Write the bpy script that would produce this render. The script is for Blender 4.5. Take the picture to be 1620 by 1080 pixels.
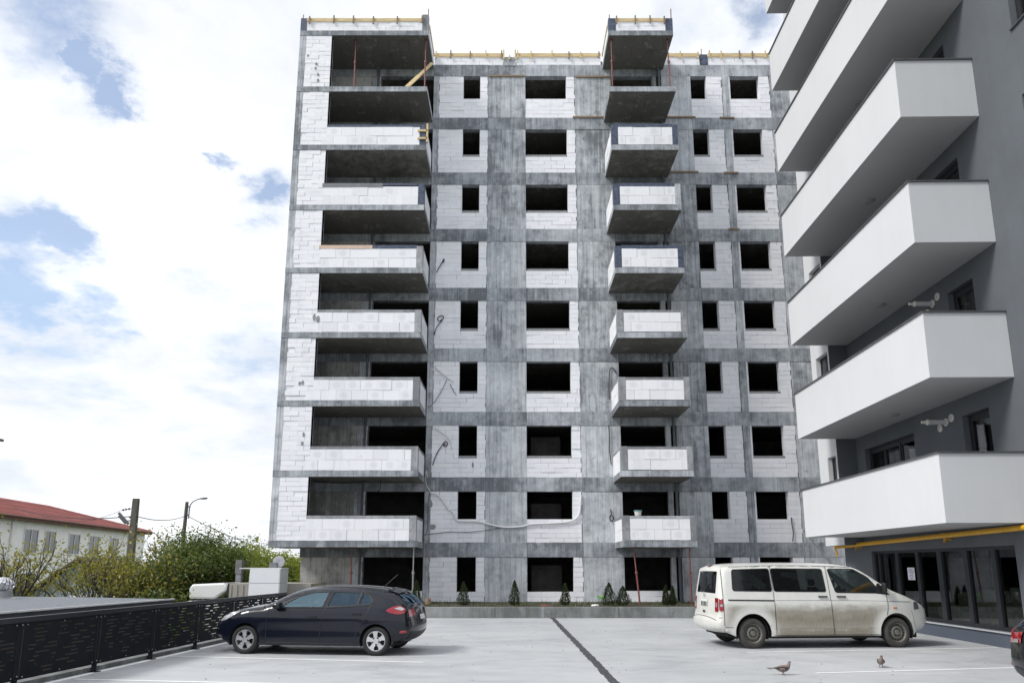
import bpy, bmesh, math, random
from math import sin, cos, pi, radians, sqrt, atan2
from mathutils import Vector, Matrix, noise as mnoise
from mathutils.geometry import delaunay_2d_cdt
random.seed(7)
R = random.Random(11)
for o in list(bpy.data.objects):
    bpy.data.objects.remove(o)
S = bpy.context.scene
COL = S.collection
# ------------------------------------------------------------------ camera
EYE = 1.8
PITCH = math.atan(242 / 1200.0)
cam_d = bpy.data.cameras.new("camera")
cam = bpy.data.objects.new("camera", cam_d)
COL.objects.link(cam)
cam_d.sensor_width = 36
cam_d.lens = 1200 / 1620 * 36
cam_d.shift_y = (653 - 540) / 1620
cam_d.clip_start = 0.1
cam_d.clip_end = 3000
cam.location = (0, 0, EYE)
cam.rotation_euler = (pi / 2 + PITCH, 0, 0)
S.camera = cam
# ------------------------------------------------------------------ world
SUN_EL, SUN_AZ = 43, 244          # azimuth clockwise from north (+y): light comes from the left
W = bpy.data.worlds.new("World")
S.world = W
W.use_nodes = True


def lk(nt, a, b):
    nt.links.new(a, b)


class NT:
    """small helper to write node trees tersely"""

    def __init__(s, tree):
        s.t = tree
        s.t.nodes.clear()

    def n(s, typ, props=None, **inp):
        nd = s.t.nodes.new(typ)
        for k, v in (props or {}).items():
            setattr(nd, k, v)
        for k, v in inp.items():
            key = k.replace("_", " ")
            sock = nd.inputs[int(k[1:])] if k[0] == "i" and k[1:].isdigit() else nd.inputs[key]
            if hasattr(v, "is_linked") or hasattr(v, "is_output"):
                s.t.links.new(v, sock)
            else:
                sock.default_value = v
        return nd

    def math(s, op, a, b=0.0, clamp=False):
        return s.n("ShaderNodeMath", {"operation": op, "use_clamp": clamp}, i0=a, i1=b).outputs[0]

    def vmul(s, v, xyz):
        return s.n("ShaderNodeVectorMath", {"operation": "MULTIPLY"}, i0=v, i1=xyz).outputs[0]

    def noise(s, v, scale, detail=4.0, rough=0.55, dist=0.0):
        return s.n("ShaderNodeTexNoise", None, Vector=v, Scale=scale, Detail=detail, Roughness=rough, Distortion=dist).outputs[0]

    def ramp(s, f, stops, interp="LINEAR"):
        nd = s.n("ShaderNodeValToRGB", None, Fac=f)
        cr = nd.color_ramp
        cr.interpolation = interp
        while len(cr.elements) < len(stops):
            cr.elements.new(0.5)
        for e, (p, c) in zip(cr.elements, stops):
            e.position = p
            e.color = (c, c, c, 1) if isinstance(c, (int, float)) else (*c, 1)
        return nd.outputs[0]

    def mix(s, f, a, b, mode="MIX"):
        nd = s.n("ShaderNodeMix", {"data_type": "RGBA", "blend_type": mode})
        for i, v in ((0, f), (6, a), (7, b)):
            if hasattr(v, "is_output"):
                s.t.links.new(v, nd.inputs[i])
            else:
                nd.inputs[i].default_value = v if i == 0 else (*v, 1) if len(v) == 3 else v
        return nd.outputs[2]

    def sep(s, v):
        return s.n("ShaderNodeSeparateXYZ", None, i0=v).outputs


def build_world():
    t = NT(W.node_tree)
    tc = t.n("ShaderNodeTexCoord").outputs["Generated"]
    sky = t.n("ShaderNodeTexSky", {"sky_type": "NISHITA", "sun_disc": False, "sun_elevation": radians(SUN_EL),
                                   "sun_rotation": radians(SUN_AZ), "air_density": 1.0, "dust_density": 1.2})
    bg_sky = t.n("ShaderNodeBackground", None, Color=sky.outputs[0], Strength=0.14)
    x, y, z = t.sep(tc)
    zz = t.math("ADD", t.math("MAXIMUM", z, 0.0), 0.22)
    p = t.n("ShaderNodeCombineXYZ", None, i0=t.math("DIVIDE", x, zz), i1=t.math("DIVIDE", y, zz), i2=0.0).outputs[0]
    n1 = t.noise(p, 2.1, 9.0, 0.58, 0.25)
    n2 = t.noise(p, 6.5, 7.0, 0.62)
    n3 = t.noise(p, 0.85, 3.0, 0.5)
    # gaps in the cloud deck: directions in which blue shows through, edges torn by turbulence
    w1 = t.n("ShaderNodeTexNoise", None, Vector=p, Scale=2.6, Detail=8.0, Roughness=0.66).outputs["Color"]
    w1 = t.n("ShaderNodeVectorMath", {"operation": "SUBTRACT"}, i0=w1, i1=(0.5, 0.5, 0.5)).outputs[0]
    td = t.n("ShaderNodeVectorMath", {"operation": "NORMALIZE"}, i0=t.n("ShaderNodeVectorMath", {"operation": "ADD"}, i0=tc, i1=t.vmul(w1, (0.26, 0.26, 0.20))).outputs[0]).outputs[0]
    gap = None
    for d, s_, a in (((-.476, .696, .538), 90, .23), ((-.447, .724, .525), 320, .40), ((-.422, .75, .509), 420, .40), ((-.413, .766, .492), 1100, .34),
                     ((-.335, .825, .455), 1500, .36), ((-.292, .854, .43), 420, .34), ((-.545, .775, .323), 260, .30),
                     ((-.50, .798, .335), 420, .35), ((-.535, .791, .290), 200, .34), ((-.478, .826, .298), 240, .30),
                     ((-.36, .89, .28), 90, .20), ((.277, .748, .603), 420, .24), ((-.50, .83, .24), 120, .18),
                     ((.55, -.6, .58), 14, .3), ((-.3, -.8, .5), 14, .3), ((.8, .3, .52), 14, .3), ((-.8, .1, .6), 14, .25)):
        L = sqrt(sum(c * c for c in d))
        dt = t.n("ShaderNodeVectorMath", {"operation": "DOT_PRODUCT"}, i0=td, i1=tuple(c / L for c in d)).outputs["Value"]
        g = t.math("MULTIPLY", t.math("EXPONENT", t.math("MULTIPLY", t.math("SUBTRACT", dt, 1.0), s_ * 4.2)), a)
        gap = g if gap is None else t.math("MAXIMUM", gap, g)
    c = t.math("ADD", t.math("MULTIPLY", n1, 0.75), t.math("MULTIPLY", n2, 0.42))
    c = t.math("SUBTRACT", t.math("ADD", c, 0.07), gap)
    cov = t.ramp(c, [(0.36, 0.0), (0.50, 0.75), (0.60, 1.0)])
    low = t.ramp(z, [(0.0, 0.16), (0.45, 0.0)])
    shade = t.math("ADD", t.math("MULTIPLY", n1, 0.55), t.math("MULTIPLY", n3, 0.45))
    ccol = t.mix(t.ramp(shade, [(0.40, 0.0), (0.52, 0.36), (0.63, 1.0)]), (0.595, 0.62, 0.665), (0.985, 1.0, 1.03))
    bg_c = t.n("ShaderNodeBackground", None, Color=ccol, Strength=CLOUD)
    veil = t.math("MAXIMUM", t.math("ADD", t.math("MULTIPLY", cov, 0.78), 0.22), t.math("ADD", low, 0.12))
    mx = t.n("ShaderNodeMixShader", None, i0=veil, i1=bg_sky.outputs[0], i2=bg_c.outputs[0])
    out = t.n("ShaderNodeOutputWorld", None, Surface=mx.outputs[0])


CLOUD = 0.98
build_world()
# ------------------------------------------------------------------ sun and exposure
sun_d = bpy.data.lights.new("sun", "SUN")
sun_d.energy = 2.0
sun_d.angle = radians(15)
sun_d.color = (1.0, 0.965, 0.91)
sun = bpy.data.objects.new("sun", sun_d)
COL.objects.link(sun)
az, el = radians(SUN_AZ), radians(SUN_EL)
sdir = Vector((sin(az) * cos(el), cos(az) * cos(el), sin(el)))
sun.rotation_euler = sdir.to_track_quat("Z", "Y").to_euler()
sun.location = (-30, 0, 60)
S.view_settings.view_transform = "Standard"
S.view_settings.look = "None"
S.view_settings.exposure = 0.56
S.view_settings.gamma = 1
S.view_settings.use_curve_mapping = False
S.cycles.max_bounces = 6
S.cycles.diffuse_bounces = 4
S.cycles.transparent_max_bounces = 16
S.cycles.sample_clamp_indirect = 6

# ------------------------------------------------------------------ camera-model measuring helpers (pixel of the photograph -> point on a world plane)
CT, ST = cos(PITCH), sin(PITCH)


def ray(px, py):
    u, v = (px - 810) / 1200.0, (653 - py) / 1200.0
    return (u, CT - v * ST, ST + v * CT)


def onY(px, py, Y):
    r = ray(px, py)
    k = Y / r[1]
    return Vector((r[0] * k, Y, EYE + r[2] * k))


def onZ(px, py, Z=0.0):
    r = ray(px, py)
    k = (Z - EYE) / r[2]
    return Vector((r[0] * k, r[1] * k, Z))


# ------------------------------------------------------------------ mesh + object helpers
class MB:
    def __init__(s):
        s.v, s.f, s.smooth = [], [], False

    def add(s, vs, fs):
        b = len(s.v)
        s.v += [tuple(v) for v in vs]
        s.f += [tuple(i + b for i in f) for f in fs]
        return s

    def box(s, x0, x1, y0, y1, z0, z1):
        if x0 > x1: x0, x1 = x1, x0
        if y0 > y1: y0, y1 = y1, y0
        if z0 > z1: z0, z1 = z1, z0
        return s.add([(x0, y0, z0), (x1, y0, z0), (x1, y1, z0), (x0, y1, z0), (x0, y0, z1), (x1, y0, z1), (x1, y1, z1), (x0, y1, z1)],
                     [(0, 3, 2, 1), (4, 5, 6, 7), (0, 1, 5, 4), (1, 2, 6, 5), (2, 3, 7, 6), (3, 0, 4, 7)])

    def bar(s, a, b, w, h=None, up=(0, 0, 1)):
        """rectangular bar from a to b, w wide (across), h high"""
        h = h or w
        a, b = Vector(a), Vector(b)
        d = (b - a).normalized()
        u = Vector(up)
        if abs(d.dot(u)) > .98: u = Vector((0, 1, 0))
        r = d.cross(u).normalized() * (w / 2)
        q = r.cross(d).normalized() * (h / 2)
        vs = [a - r - q, a + r - q, a + r + q, a - r + q, b - r - q, b + r - q, b + r + q, b - r + q]
        return s.add(vs, [(0, 3, 2, 1), (4, 5, 6, 7), (0, 1, 5, 4), (1, 2, 6, 5), (2, 3, 7, 6), (3, 0, 4, 7)])

    def tube(s, pts, r, n=8, cap=True):
        pts = [Vector(p) for p in pts]
        rs = r if isinstance(r, (list, tuple)) else [r] * len(pts)
        vs, prev = [], None
        for i, p in enumerate(pts):
            d = (pts[min(i + 1, len(pts) - 1)] - pts[max(i - 1, 0)]).normalized()
            if prev is None:
                u = d.orthogonal().normalized()
            else:
                u = (prev - d * prev.dot(d)).normalized()
            prev = u
            w = d.cross(u)
            vs += [p + (u * cos(2 * pi * k / n) + w * sin(2 * pi * k / n)) * rs[i] for k in range(n)]
        fs = []
        for i in range(len(pts) - 1):
            for k in range(n):
                fs.append((i * n + k, i * n + (k + 1) % n, (i + 1) * n + (k + 1) % n, (i + 1) * n + k))
        if cap:
            fs.append(tuple(range(n - 1, -1, -1)))
            fs.append(tuple((len(pts) - 1) * n + k for k in range(n)))
        return s.add(vs, fs)

    def lathe(s, prof, c=(0, 0, 0), axis="z", n=24, cap=True):
        """prof: (radius, height) pairs"""
        vs, fs = [], []
        for r, h in prof:
            for k in range(n):
                a = 2 * pi * k / n
                p = (r * cos(a), r * sin(a), h)
                if axis == "y": p = (p[0], p[2], p[1])
                if axis == "x": p = (p[2], p[0], p[1])
                vs.append((p[0] + c[0], p[1] + c[1], p[2] + c[2]))
        for i in range(len(prof) - 1):
            for k in range(n):
                fs.append((i * n + k, i * n + (k + 1) % n, (i + 1) * n + (k + 1) % n, (i + 1) * n + k))
        if cap:
            fs.append(tuple(range(n - 1, -1, -1)))
            fs.append(tuple((len(prof) - 1) * n + k for k in range(n)))
        return s.add(vs, fs)

    def prism(s, poly, y0, y1):
        """polygon in (x, z) pushed along y"""
        n = len(poly)
        vs = [(x, y0, z) for x, z in poly] + [(x, y1, z) for x, z in poly]
        return s.add(vs, [tuple(range(n)), tuple(range(2 * n - 1, n - 1, -1))] + [(i, i + n, (i + 1) % n + n, (i + 1) % n) for i in range(n)])

    def mesh(s, name):
        m = bpy.data.meshes.new(name)
        m.from_pydata(s.v, [], s.f)
        m.validate()
        if s.smooth:
            m.polygons.foreach_set("use_smooth", [True] * len(m.polygons))
        m.update()
        return m


def fixn(me, smooth=None, angle=None):
    bm = bmesh.new()
    bm.from_mesh(me)
    bmesh.ops.remove_doubles(bm, verts=bm.verts, dist=0.0004)
    bmesh.ops.recalc_face_normals(bm, faces=bm.faces)
    if smooth is not None:
        for f in bm.faces: f.smooth = smooth
    if angle is not None:
        for e in bm.edges:
            if len(e.link_faces) == 2 and e.calc_face_angle(0) > angle: e.smooth = False
    bm.to_mesh(me)
    bm.free()
    return me


def link(name, data, mat=None, parent=None):
    o = bpy.data.objects.new(name, data)
    if mat is not None and data is not None:
        if not data.materials: data.materials.append(mat)
    COL.objects.link(o)
    if parent is not None:
        o.parent = parent
        W0 = Matrix.Identity(4)
        p = parent
        while p is not None:
            W0 = p.matrix_basis @ W0 if p.parent is None else p.matrix_local @ W0
            p = p.parent
        o["_w"] = 1
        del o["_w"]
    return o


def obj(name, mb, mat, parent=None, label=None, cat=None, group=None, kind=None, smooth=False, local=True, bevel=0, fix=False, angle=None):
    """one mesh object; local=True: vertices are in the parent's own frame, else in world coordinates"""
    me = mb.mesh(name) if isinstance(mb, MB) else mb
    if fix or smooth or angle: fixn(me, smooth or angle is not None, angle)
    o = link(name, me, mat, parent)
    if bevel:
        md = o.modifiers.new("bevel", "BEVEL")
        md.width = bevel
        md.segments = 2
        md.limit_method = "ANGLE"
    if parent is not None and not local:
        base = Vector((0, 0, 0))
        p = parent
        while p is not None:
            base += Vector(p.location)
            p = p.parent
        o.location = -base
    return tag(o, label, cat, group, kind)


def tag(o, label=None, cat=None, group=None, kind=None):
    if label: o["label"] = label
    if cat: o["category"] = cat
    if group: o["group"] = group
    if kind: o["kind"] = kind
    return o


def thing(name, label, cat, loc=(0, 0, 0), rz=0.0, group=None):
    o = bpy.data.objects.new(name, None)
    o.empty_display_size = 0.3
    COL.objects.link(o)
    o.location = loc
    o.rotation_euler = (0, 0, rz)
    return tag(o, label, cat, group)


def copy_tree(o, parent=None):
    c = o.copy()
    COL.objects.link(c)
    if parent is not None: c.parent = parent
    for ch in list(o.children):
        copy_tree(ch, c)
    return c


# ------------------------------------------------------------------ materials
def newmat(name):
    m = bpy.data.materials.new(name)
    m.use_nodes = True
    return m, NT(m.node_tree)


def finish(t, col, rough=0.8, bump=None, bstr=0.3, bdist=0.02, metal=0.0, spec=0.5, coat=0.0, sheen=None, alpha=None):
    kw = dict(Roughness=rough, Metallic=metal)
    b = t.n("ShaderNodeBsdfPrincipled", None, **kw)
    b.inputs["Specular IOR Level"].default_value = spec
    b.inputs["Coat Weight"].default_value = coat
    b.inputs["Coat Roughness"].default_value = 0.03
    if hasattr(col, "is_output"): t.t.links.new(col, b.inputs["Base Color"])
    else: b.inputs["Base Color"].default_value = (*col, 1)
    if bump is not None:
        bn = t.n("ShaderNodeBump", None, Strength=bstr, Distance=bdist, Height=bump)
        t.t.links.new(bn.outputs[0], b.inputs["Normal"])
    t.n("ShaderNodeOutputMaterial", None, Surface=b.outputs[0])


def pos(t):
    return t.n("ShaderNodeNewGeometry").outputs["Position"]


def plain(name, col, rough=0.6, var=0.12, scale=6.0, metal=0.0, spec=0.5, coat=0.0, bump=0.0, stretch=(1, 1, 1)):
    m, t = newmat(name)
    v = t.vmul(t.n("ShaderNodeTexCoord").outputs["Object"], stretch)
    n = t.noise(v, scale, 5.0, 0.6)
    c = t.mix(t.ramp(n, [(0.3, 0.0), (0.7, 1.0)]), tuple(x * (1 - var) for x in col), tuple(min(1, x * (1 + var)) for x in col))
    finish(t, c, rough, n if bump else None, bump, 0.01, metal, spec, coat)
    return m


def concrete_mat(name, lo, mid, hi, streak=0.5, lines=0.5, rows=0.0, along="x", rough=0.85):
    """formed concrete: cloudy tone, vertical run-off streaks, board joints, tie-hole dots"""
    m, t = newmat(name)
    P = pos(t)
    x, y, z = t.sep(P)
    rnd = t.n("ShaderNodeObjectInfo").outputs["Random"]
    Q = t.n("ShaderNodeVectorMath", {"operation": "ADD"}, i0=P, i1=t.n("ShaderNodeCombineXYZ", None, i0=t.math("MULTIPLY", rnd, 37.0), i1=0.0, i2=t.math("MULTIPLY", rnd, 19.0)).outputs[0]).outputs[0]
    big = t.noise(Q, 0.55, 5.0, 0.6)
    med = t.noise(Q, 2.6, 6.0, 0.65)
    st = t.noise(t.vmul(Q, (5.5, 5.5, 0.32)), 1.0, 6.0, 0.68)
    st2 = t.noise(t.vmul(Q, (16, 16, 0.5)), 1.0, 4.0, 0.6)
    fine = t.noise(P, 34.0, 4.0, 0.7)
    f = t.math("ADD", t.math("MULTIPLY", big, 0.50), t.math("MULTIPLY", med, 0.34))
    f = t.math("SUBTRACT", f, 0.10 + 0.03 * streak)
    f = t.math("ADD", f, t.math("MULTIPLY", st, 0.29 * streak * 2))
    f = t.math("ADD", f, t.math("MULTIPLY", t.math("SUBTRACT", st2, 0.5), 0.30 * streak))
    f = t.math("ADD", f, t.math("MULTIPLY", t.math("SUBTRACT", rnd, 0.5), 0.13))
    f = t.math("ADD", f, t.math("MULTIPLY", t.math("SUBTRACT", fine, 0.5), 0.16))
    c = t.ramp(f, [(0.37, lo), (0.50, mid), (0.64, hi)])
    dk = t.ramp(t.noise(t.vmul(Q, (1.1, 1.1, 0.8)), 1.0, 6.0, 0.7, 0.6), [(0.56, 0.0), (0.68, 1.0)])
    c = t.mix(t.math("MULTIPLY", dk, 0.55), c, tuple(v * 0.62 for v in lo))
    pl = t.ramp(t.noise(t.vmul(Q, (1.7, 1.7, 1.2)), 1.3, 5.0, 0.65, 0.4), [(0.57, 0.0), (0.70, 1.0)])
    c = t.mix(t.math("MULTIPLY", pl, 0.45), c, hi)
    # white efflorescence runs
    ef = t.ramp(t.noise(t.vmul(Q, (3.1, 3.1, 0.16)), 1.0, 3.0, 0.5), [(0.62, 0.0), (0.74, 1.0)])
    c = t.mix(t.math("MULTIPLY", ef, 0.75 * streak), c, (0.58, 0.60, 0.63))
    u = x if along == "x" else y
    fr = t.math("FRACT", t.math("ADD", t.math("MULTIPLY", u, 1.0 / 0.47), t.math("MULTIPLY", t.noise(t.vmul(P, (0.5, 0.5, 0.5)), 1.0, 1.0), 0.25)))
    ln = t.math("MULTIPLY", t.math("LESS_THAN", fr, 0.035), t.ramp(t.noise(Q, 1.3, 3.0), [(0.42, 0.0), (0.55, 1.0)]))
    fr2 = t.math("FRACT", t.math("MULTIPLY", u, 1.0 / 0.118))
    ln2 = t.math("MULTIPLY", t.math("LESS_THAN", fr2, 0.10), 0.25)
    tot = t.math("MULTIPLY", t.math("MAXIMUM", ln, ln2), lines)
    c = t.mix(tot, c, tuple(v * 0.42 for v in lo))
    # tie holes
    vo = t.n("ShaderNodeTexVoronoi", {"feature": "F1"}, Vector=t.vmul(P, (1.0, 0.0, 1.25)), Scale=1.35, Randomness=0.35).outputs["Distance"]
    c = t.mix(t.math("MULTIPLY", t.math("LESS_THAN", vo, 0.045), 0.7 * lines), c, (0.03, 0.03, 0.035))
    h = t.math("ADD", t.math("MULTIPLY", fine, 0.5), t.math("MULTIPLY", st2, 0.4))
    h = t.math("SUBTRACT", h, tot)
    finish(t, c, rough, h, 0.45, 0.012, spec=0.3)
    return m


def block_mat(name, base, dabs=0.0):
    """aerated concrete block: chalky white, each block its own tint, chips and smears, adhesive dabs on some"""
    m, t = newmat(name)
    P = pos(t)
    ri = t.n("ShaderNodeNewGeometry").outputs["Random Per Island"]
    ro = t.n("ShaderNodeObjectInfo").outputs["Random"]
    r = t.math("FRACT", t.math("ADD", t.math("MULTIPLY", ri, 7.13), t.math("MULTIPLY", ro, 3.7)))
    n = t.noise(P, 7.0, 5.0, 0.6)
    big = t.noise(P, 0.8, 4.0, 0.55)
    f = t.math("ADD", t.math("MULTIPLY", r, 0.42), t.math("ADD", t.math("MULTIPLY", n, 0.30), t.math("MULTIPLY", big, 0.38)))
    c = t.ramp(f, [(0.25, tuple(v * 0.92 for v in base)), (0.55, base), (0.85, tuple(min(.92, v * 1.04) for v in base))])
    chip = t.noise(t.vmul(P, (1.0, 1.0, 1.6)), 9.0, 3.0, 0.7)
    c = t.mix(t.ramp(chip, [(0.69, 0.0), (0.735, 0.75)]), c, (0.20, 0.21, 0.23))
    grime = t.noise(t.vmul(P, (2.0, 2.0, 0.35)), 1.0, 5.0, 0.6)
    c = t.mix(t.ramp(grime, [(0.55, 0.0), (0.8, 0.22)]), c, (0.40, 0.42, 0.46))
    if dabs:
        g = t.n("ShaderNodeTexCoord").outputs["Generated"]
        gx, gy, gz = t.sep(g)
        dx = t.math("MULTIPLY", t.math("SUBTRACT", gx, 0.5), 1.4)
        dz = t.math("SUBTRACT", gz, 0.5)
        d = t.math("SQRT", t.math("ADD", t.math("MULTIPLY", dx, dx), t.math("MULTIPLY", dz, dz)))
        ring = t.ramp(d, [(0.0, 0.9), (0.16, 1.0), (0.28, 0.7), (0.44, 0.0)])
        on = t.math("MULTIPLY", t.math("LESS_THAN", ro, dabs), 0.24)
        c = t.mix(t.math("MULTIPLY", ring, on), c, (0.42, 0.44, 0.47))
    finish(t, c, 0.92, n, 0.25, 0.01, spec=0.2)
    return m


m_conc = concrete_mat("formed_concrete", (0.18, 0.196, 0.215), (0.42, 0.446, 0.478), (0.64, 0.67, 0.705), 0.7, 0.6)
m_beam = concrete_mat("beam_concrete", (0.16, 0.175, 0.195), (0.355, 0.38, 0.412), (0.56, 0.592, 0.628), 0.55, 0.4)
m_slab = concrete_mat("slab_concrete", (0.15, 0.143, 0.13), (0.30, 0.288, 0.268), (0.45, 0.435, 0.41), 0.15, 0.8)
m_post = concrete_mat("post_concrete", (0.21, 0.22, 0.235), (0.36, 0.375, 0.395), (0.52, 0.54, 0.56), 0.35, 0.1)
m_wallc = concrete_mat("loggia_concrete", (0.22, 0.22, 0.215), (0.47, 0.47, 0.455), (0.62, 0.62, 0.60), 0.5, 0.9)
m_mort = plain("mortar", (0.27, 0.275, 0.285), 0.9, 0.25, 8)
m_block = block_mat("aerated_block", (0.85, 0.86, 0.905))
m_pblock = block_mat("parapet_block", (0.84, 0.85, 0.89), 0.36)
m_navy = plain("navy_form_face", (0.06, 0.078, 0.125), 0.6, 0.6, 7)
m_ply = plain("bare_plywood", (0.62, 0.47, 0.37), 0.7, 0.12, 3)
m_timber = plain("yellow_timber", (0.60, 0.47, 0.26), 0.65, 0.22, 7, stretch=(.4, 1, 3))
m_timber_d = plain("weathered_timber", (0.24, 0.17, 0.11), 0.75, 0.25, 9)
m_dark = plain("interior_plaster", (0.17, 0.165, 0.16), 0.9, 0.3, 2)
m_redsteel = plain("red_oxide_steel", (0.17, 0.05, 0.045), 0.55, 0.35, 8)
m_pipegrey = plain("grey_pvc", (0.10, 0.115, 0.13), 0.5, 0.15, 4)
m_steel = plain("dull_steel", (0.33, 0.34, 0.35), 0.45, 0.2, 12, metal=0.5)
m_wire = plain("black_cable", (0.018, 0.018, 0.02), 0.5, 0.2, 9)
m_conduit = plain("white_conduit", (0.72, 0.73, 0.75), 0.5, 0.08, 12)
# ================================================================== SETTING: ground, deck, markings
D, YF = 32.7, 30.3               # facade plane and balcony front plane of the unfinished block


def paving_mat():
    m, t = newmat("deck_concrete")
    P = pos(t)
    big = t.noise(P, 0.22, 5.0, 0.6)
    swirl = t.noise(t.vmul(P, (0.7, 1.6, 1.0)), 1.0, 7.0, 0.7, 1.2)
    fine = t.noise(P, 40.0, 3.0, 0.7)
    f = t.math("ADD", t.math("MULTIPLY", big, 0.45), t.math("ADD", t.math("MULTIPLY", swirl, 0.45), t.math("MULTIPLY", fine, 0.10)))
    c = t.ramp(f, [(0.33, (0.32, 0.335, 0.355)), (0.5, (0.455, 0.47, 0.485)), (0.66, (0.54, 0.55, 0.565))])
    trk = t.ramp(t.noise(t.vmul(P, (0.35, 3.2, 1.0)), 1.0, 5.0, 0.65), [(0.55, 0.0), (0.75, 0.42)])
    c = t.mix(trk, c, (0.36, 0.38, 0.41))
    spot = t.ramp(t.noise(P, 3.3, 5.0, 0.75), [(0.70, 0.0), (0.76, 0.35)])
    c = t.mix(spot, c, (0.30, 0.31, 0.32))
    rough = t.ramp(swirl, [(0.3, 0.42), (0.7, 0.62)])
    b = t.math("ADD", fine, t.math("MULTIPLY", swirl, 0.6))
    finish(t, c, rough, b, 0.12, 0.01, spec=0.35)
    return m


m_deck = paving_mat()
m_paint = plain("white_road_paint", (0.80, 0.81, 0.80), 0.6, 0.10, 6)
m_soil = plain("planting_soil", (0.055, 0.05, 0.035), 0.95, 0.4, 5, bump=0.4)
m_tar = plain("joint_sealant", (0.055, 0.058, 0.068), 0.75, 0.6, 9, bump=0.3)
m_kerb = concrete_mat("kerb_concrete", (0.13, 0.14, 0.135), (0.22, 0.235, 0.235), (0.32, 0.33, 0.33), 0.35, 0.12)
m_grass_ground = plain("grassy_ground", (0.075, 0.095, 0.03), 0.95, 0.4, 0.6, bump=0.3)

obj("ground", MB().add([(-1500, -400, -2.6), (1500, -400, -2.6), (1500, 2500, -2.6), (-1500, 2500, -2.6)], [(0, 1, 2, 3)]), m_grass_ground, kind="structure")


def fx(y):                       # x of the fence line
    return -7.28 + 0.0693 * (y - 13.82)


deck = MB()
deck.prism([(-9.7, -2.59), (60, -2.59), (60, 0), (-9.7, 0)], 28.05, 60)
obj("terrace_base", deck, m_kerb, kind="structure")
dk = MB()
pts = [(fx(-30) - .3, -30), (60, -30), (60, 28.046), (fx(28.046) - .3, 28.046)]
dk.add([(x, y, 0) for x, y in pts] + [(x, y, -2.595) for x, y in pts], [(0, 1, 2, 3), (4, 7, 6, 5), (0, 4, 5, 1), (1, 5, 6, 2), (2, 6, 7, 3), (3, 7, 4, 0)])
obj("parking_deck", dk, m_deck, kind="structure")


def strip(a, b, w, z=0.004):
    a, b = Vector(a), Vector(b)
    n = (b - a).normalized().cross(Vector((0, 0, 1))) * w / 2
    m = MB()
    m.add([(p.x, p.y, z) for p in (a - n, b - n, b + n, a + n)], [(0, 1, 2, 3)])
    return m


ln = MB()
for a, b in (((fx(16.1) + .15, 16.16, 0), (-1.69, 15.15, 0)), ((fx(13.0) + .2, 12.95, 0), (-1.7, 12.2, 0)), ((fx(19.1) + .2, 19.05, 0), (-1.4, 18.2, 0)),
             ((fx(21.8) + .2, 21.8, 0), (-1.6, 21.0, 0)), ((fx(24.6) + .2, 24.6, 0), (-1.7, 23.8, 0)),
             ((5.0, 16.86, 0), (10.95, 17.78, 0)), ((5.22, 13.66, 0), (11.0, 14.70, 0)), ((5.0, 19.9, 0), (10.9, 20.8, 0)), ((5.0, 22.8, 0), (10.9, 23.7, 0))):
    q = strip(a, b, 0.10)
    ln.add(q.v, q.f)
obj("parking_lines", ln, m_paint, kind="structure")
# ragged sealed joint running towards the building
jt = MB()
n = 90
vs, fs = [], []
for i in range(n + 1):
    k = i / n
    y = 27.72 + (9.0 - 27.72) * k
    x = 1.44 + (1.66 - 1.44) * k
    vs += [(x - .062 - R.uniform(0, .04), y, .005), (x + .062 + R.uniform(0, .03), y, .005)]
for i in range(n):
    fs.append((2 * i, 2 * i + 1, 2 * i + 3, 2 * i + 2))
jt.add(vs, fs)
obj("expansion_joint", jt, m_tar, kind="structure")

# kerb wall of the planting bed and its soil
kb = thing("kerb_wall", "low grey concrete kerb wall along the planting bed before the unfinished block", "kerb", (2, 27.9, 0))
x0 = -8.4
for w in (4.1, 3.7, 4.4, 3.2, 4.6):
    obj("wall_section", MB().box(x0 + .006, x0 + w - .006, 27.78, 28.05, 0.0, .372), m_kerb, kb, local=False, bevel=0.012)
    x0 += w
obj("planting_bed", MB().box(-8.4, 14, 28.055, D - .02, 0.001, .33), m_soil, kind="structure")

# ================================================================== UNFINISHED APARTMENT BLOCK
B = thing("apartment_block", "unfinished nine storey block of raw grey concrete and white aerated blocks", "building", (2, D, 0))
LV = [0.0, 2.78, 5.56, 8.44, 11.34, 14.19, 17.06, 19.90, 22.75, 25.58]     # floor slab tops
Z0 = 0.33
BOT = [LV[k + 1] - 0.61 for k in range(9)]                                # beam undersides
XL, XR = -9.6, 15.2
BK = D + 7.0
blocks = []          # (size measure, matrix scale/loc, material, parent) – singled out below


def conc(name, m, mat=None, parent=None, bevel=0.0):
    return obj(name, m, mat or m_conc, parent or B, local=False, bevel=bevel)


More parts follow.
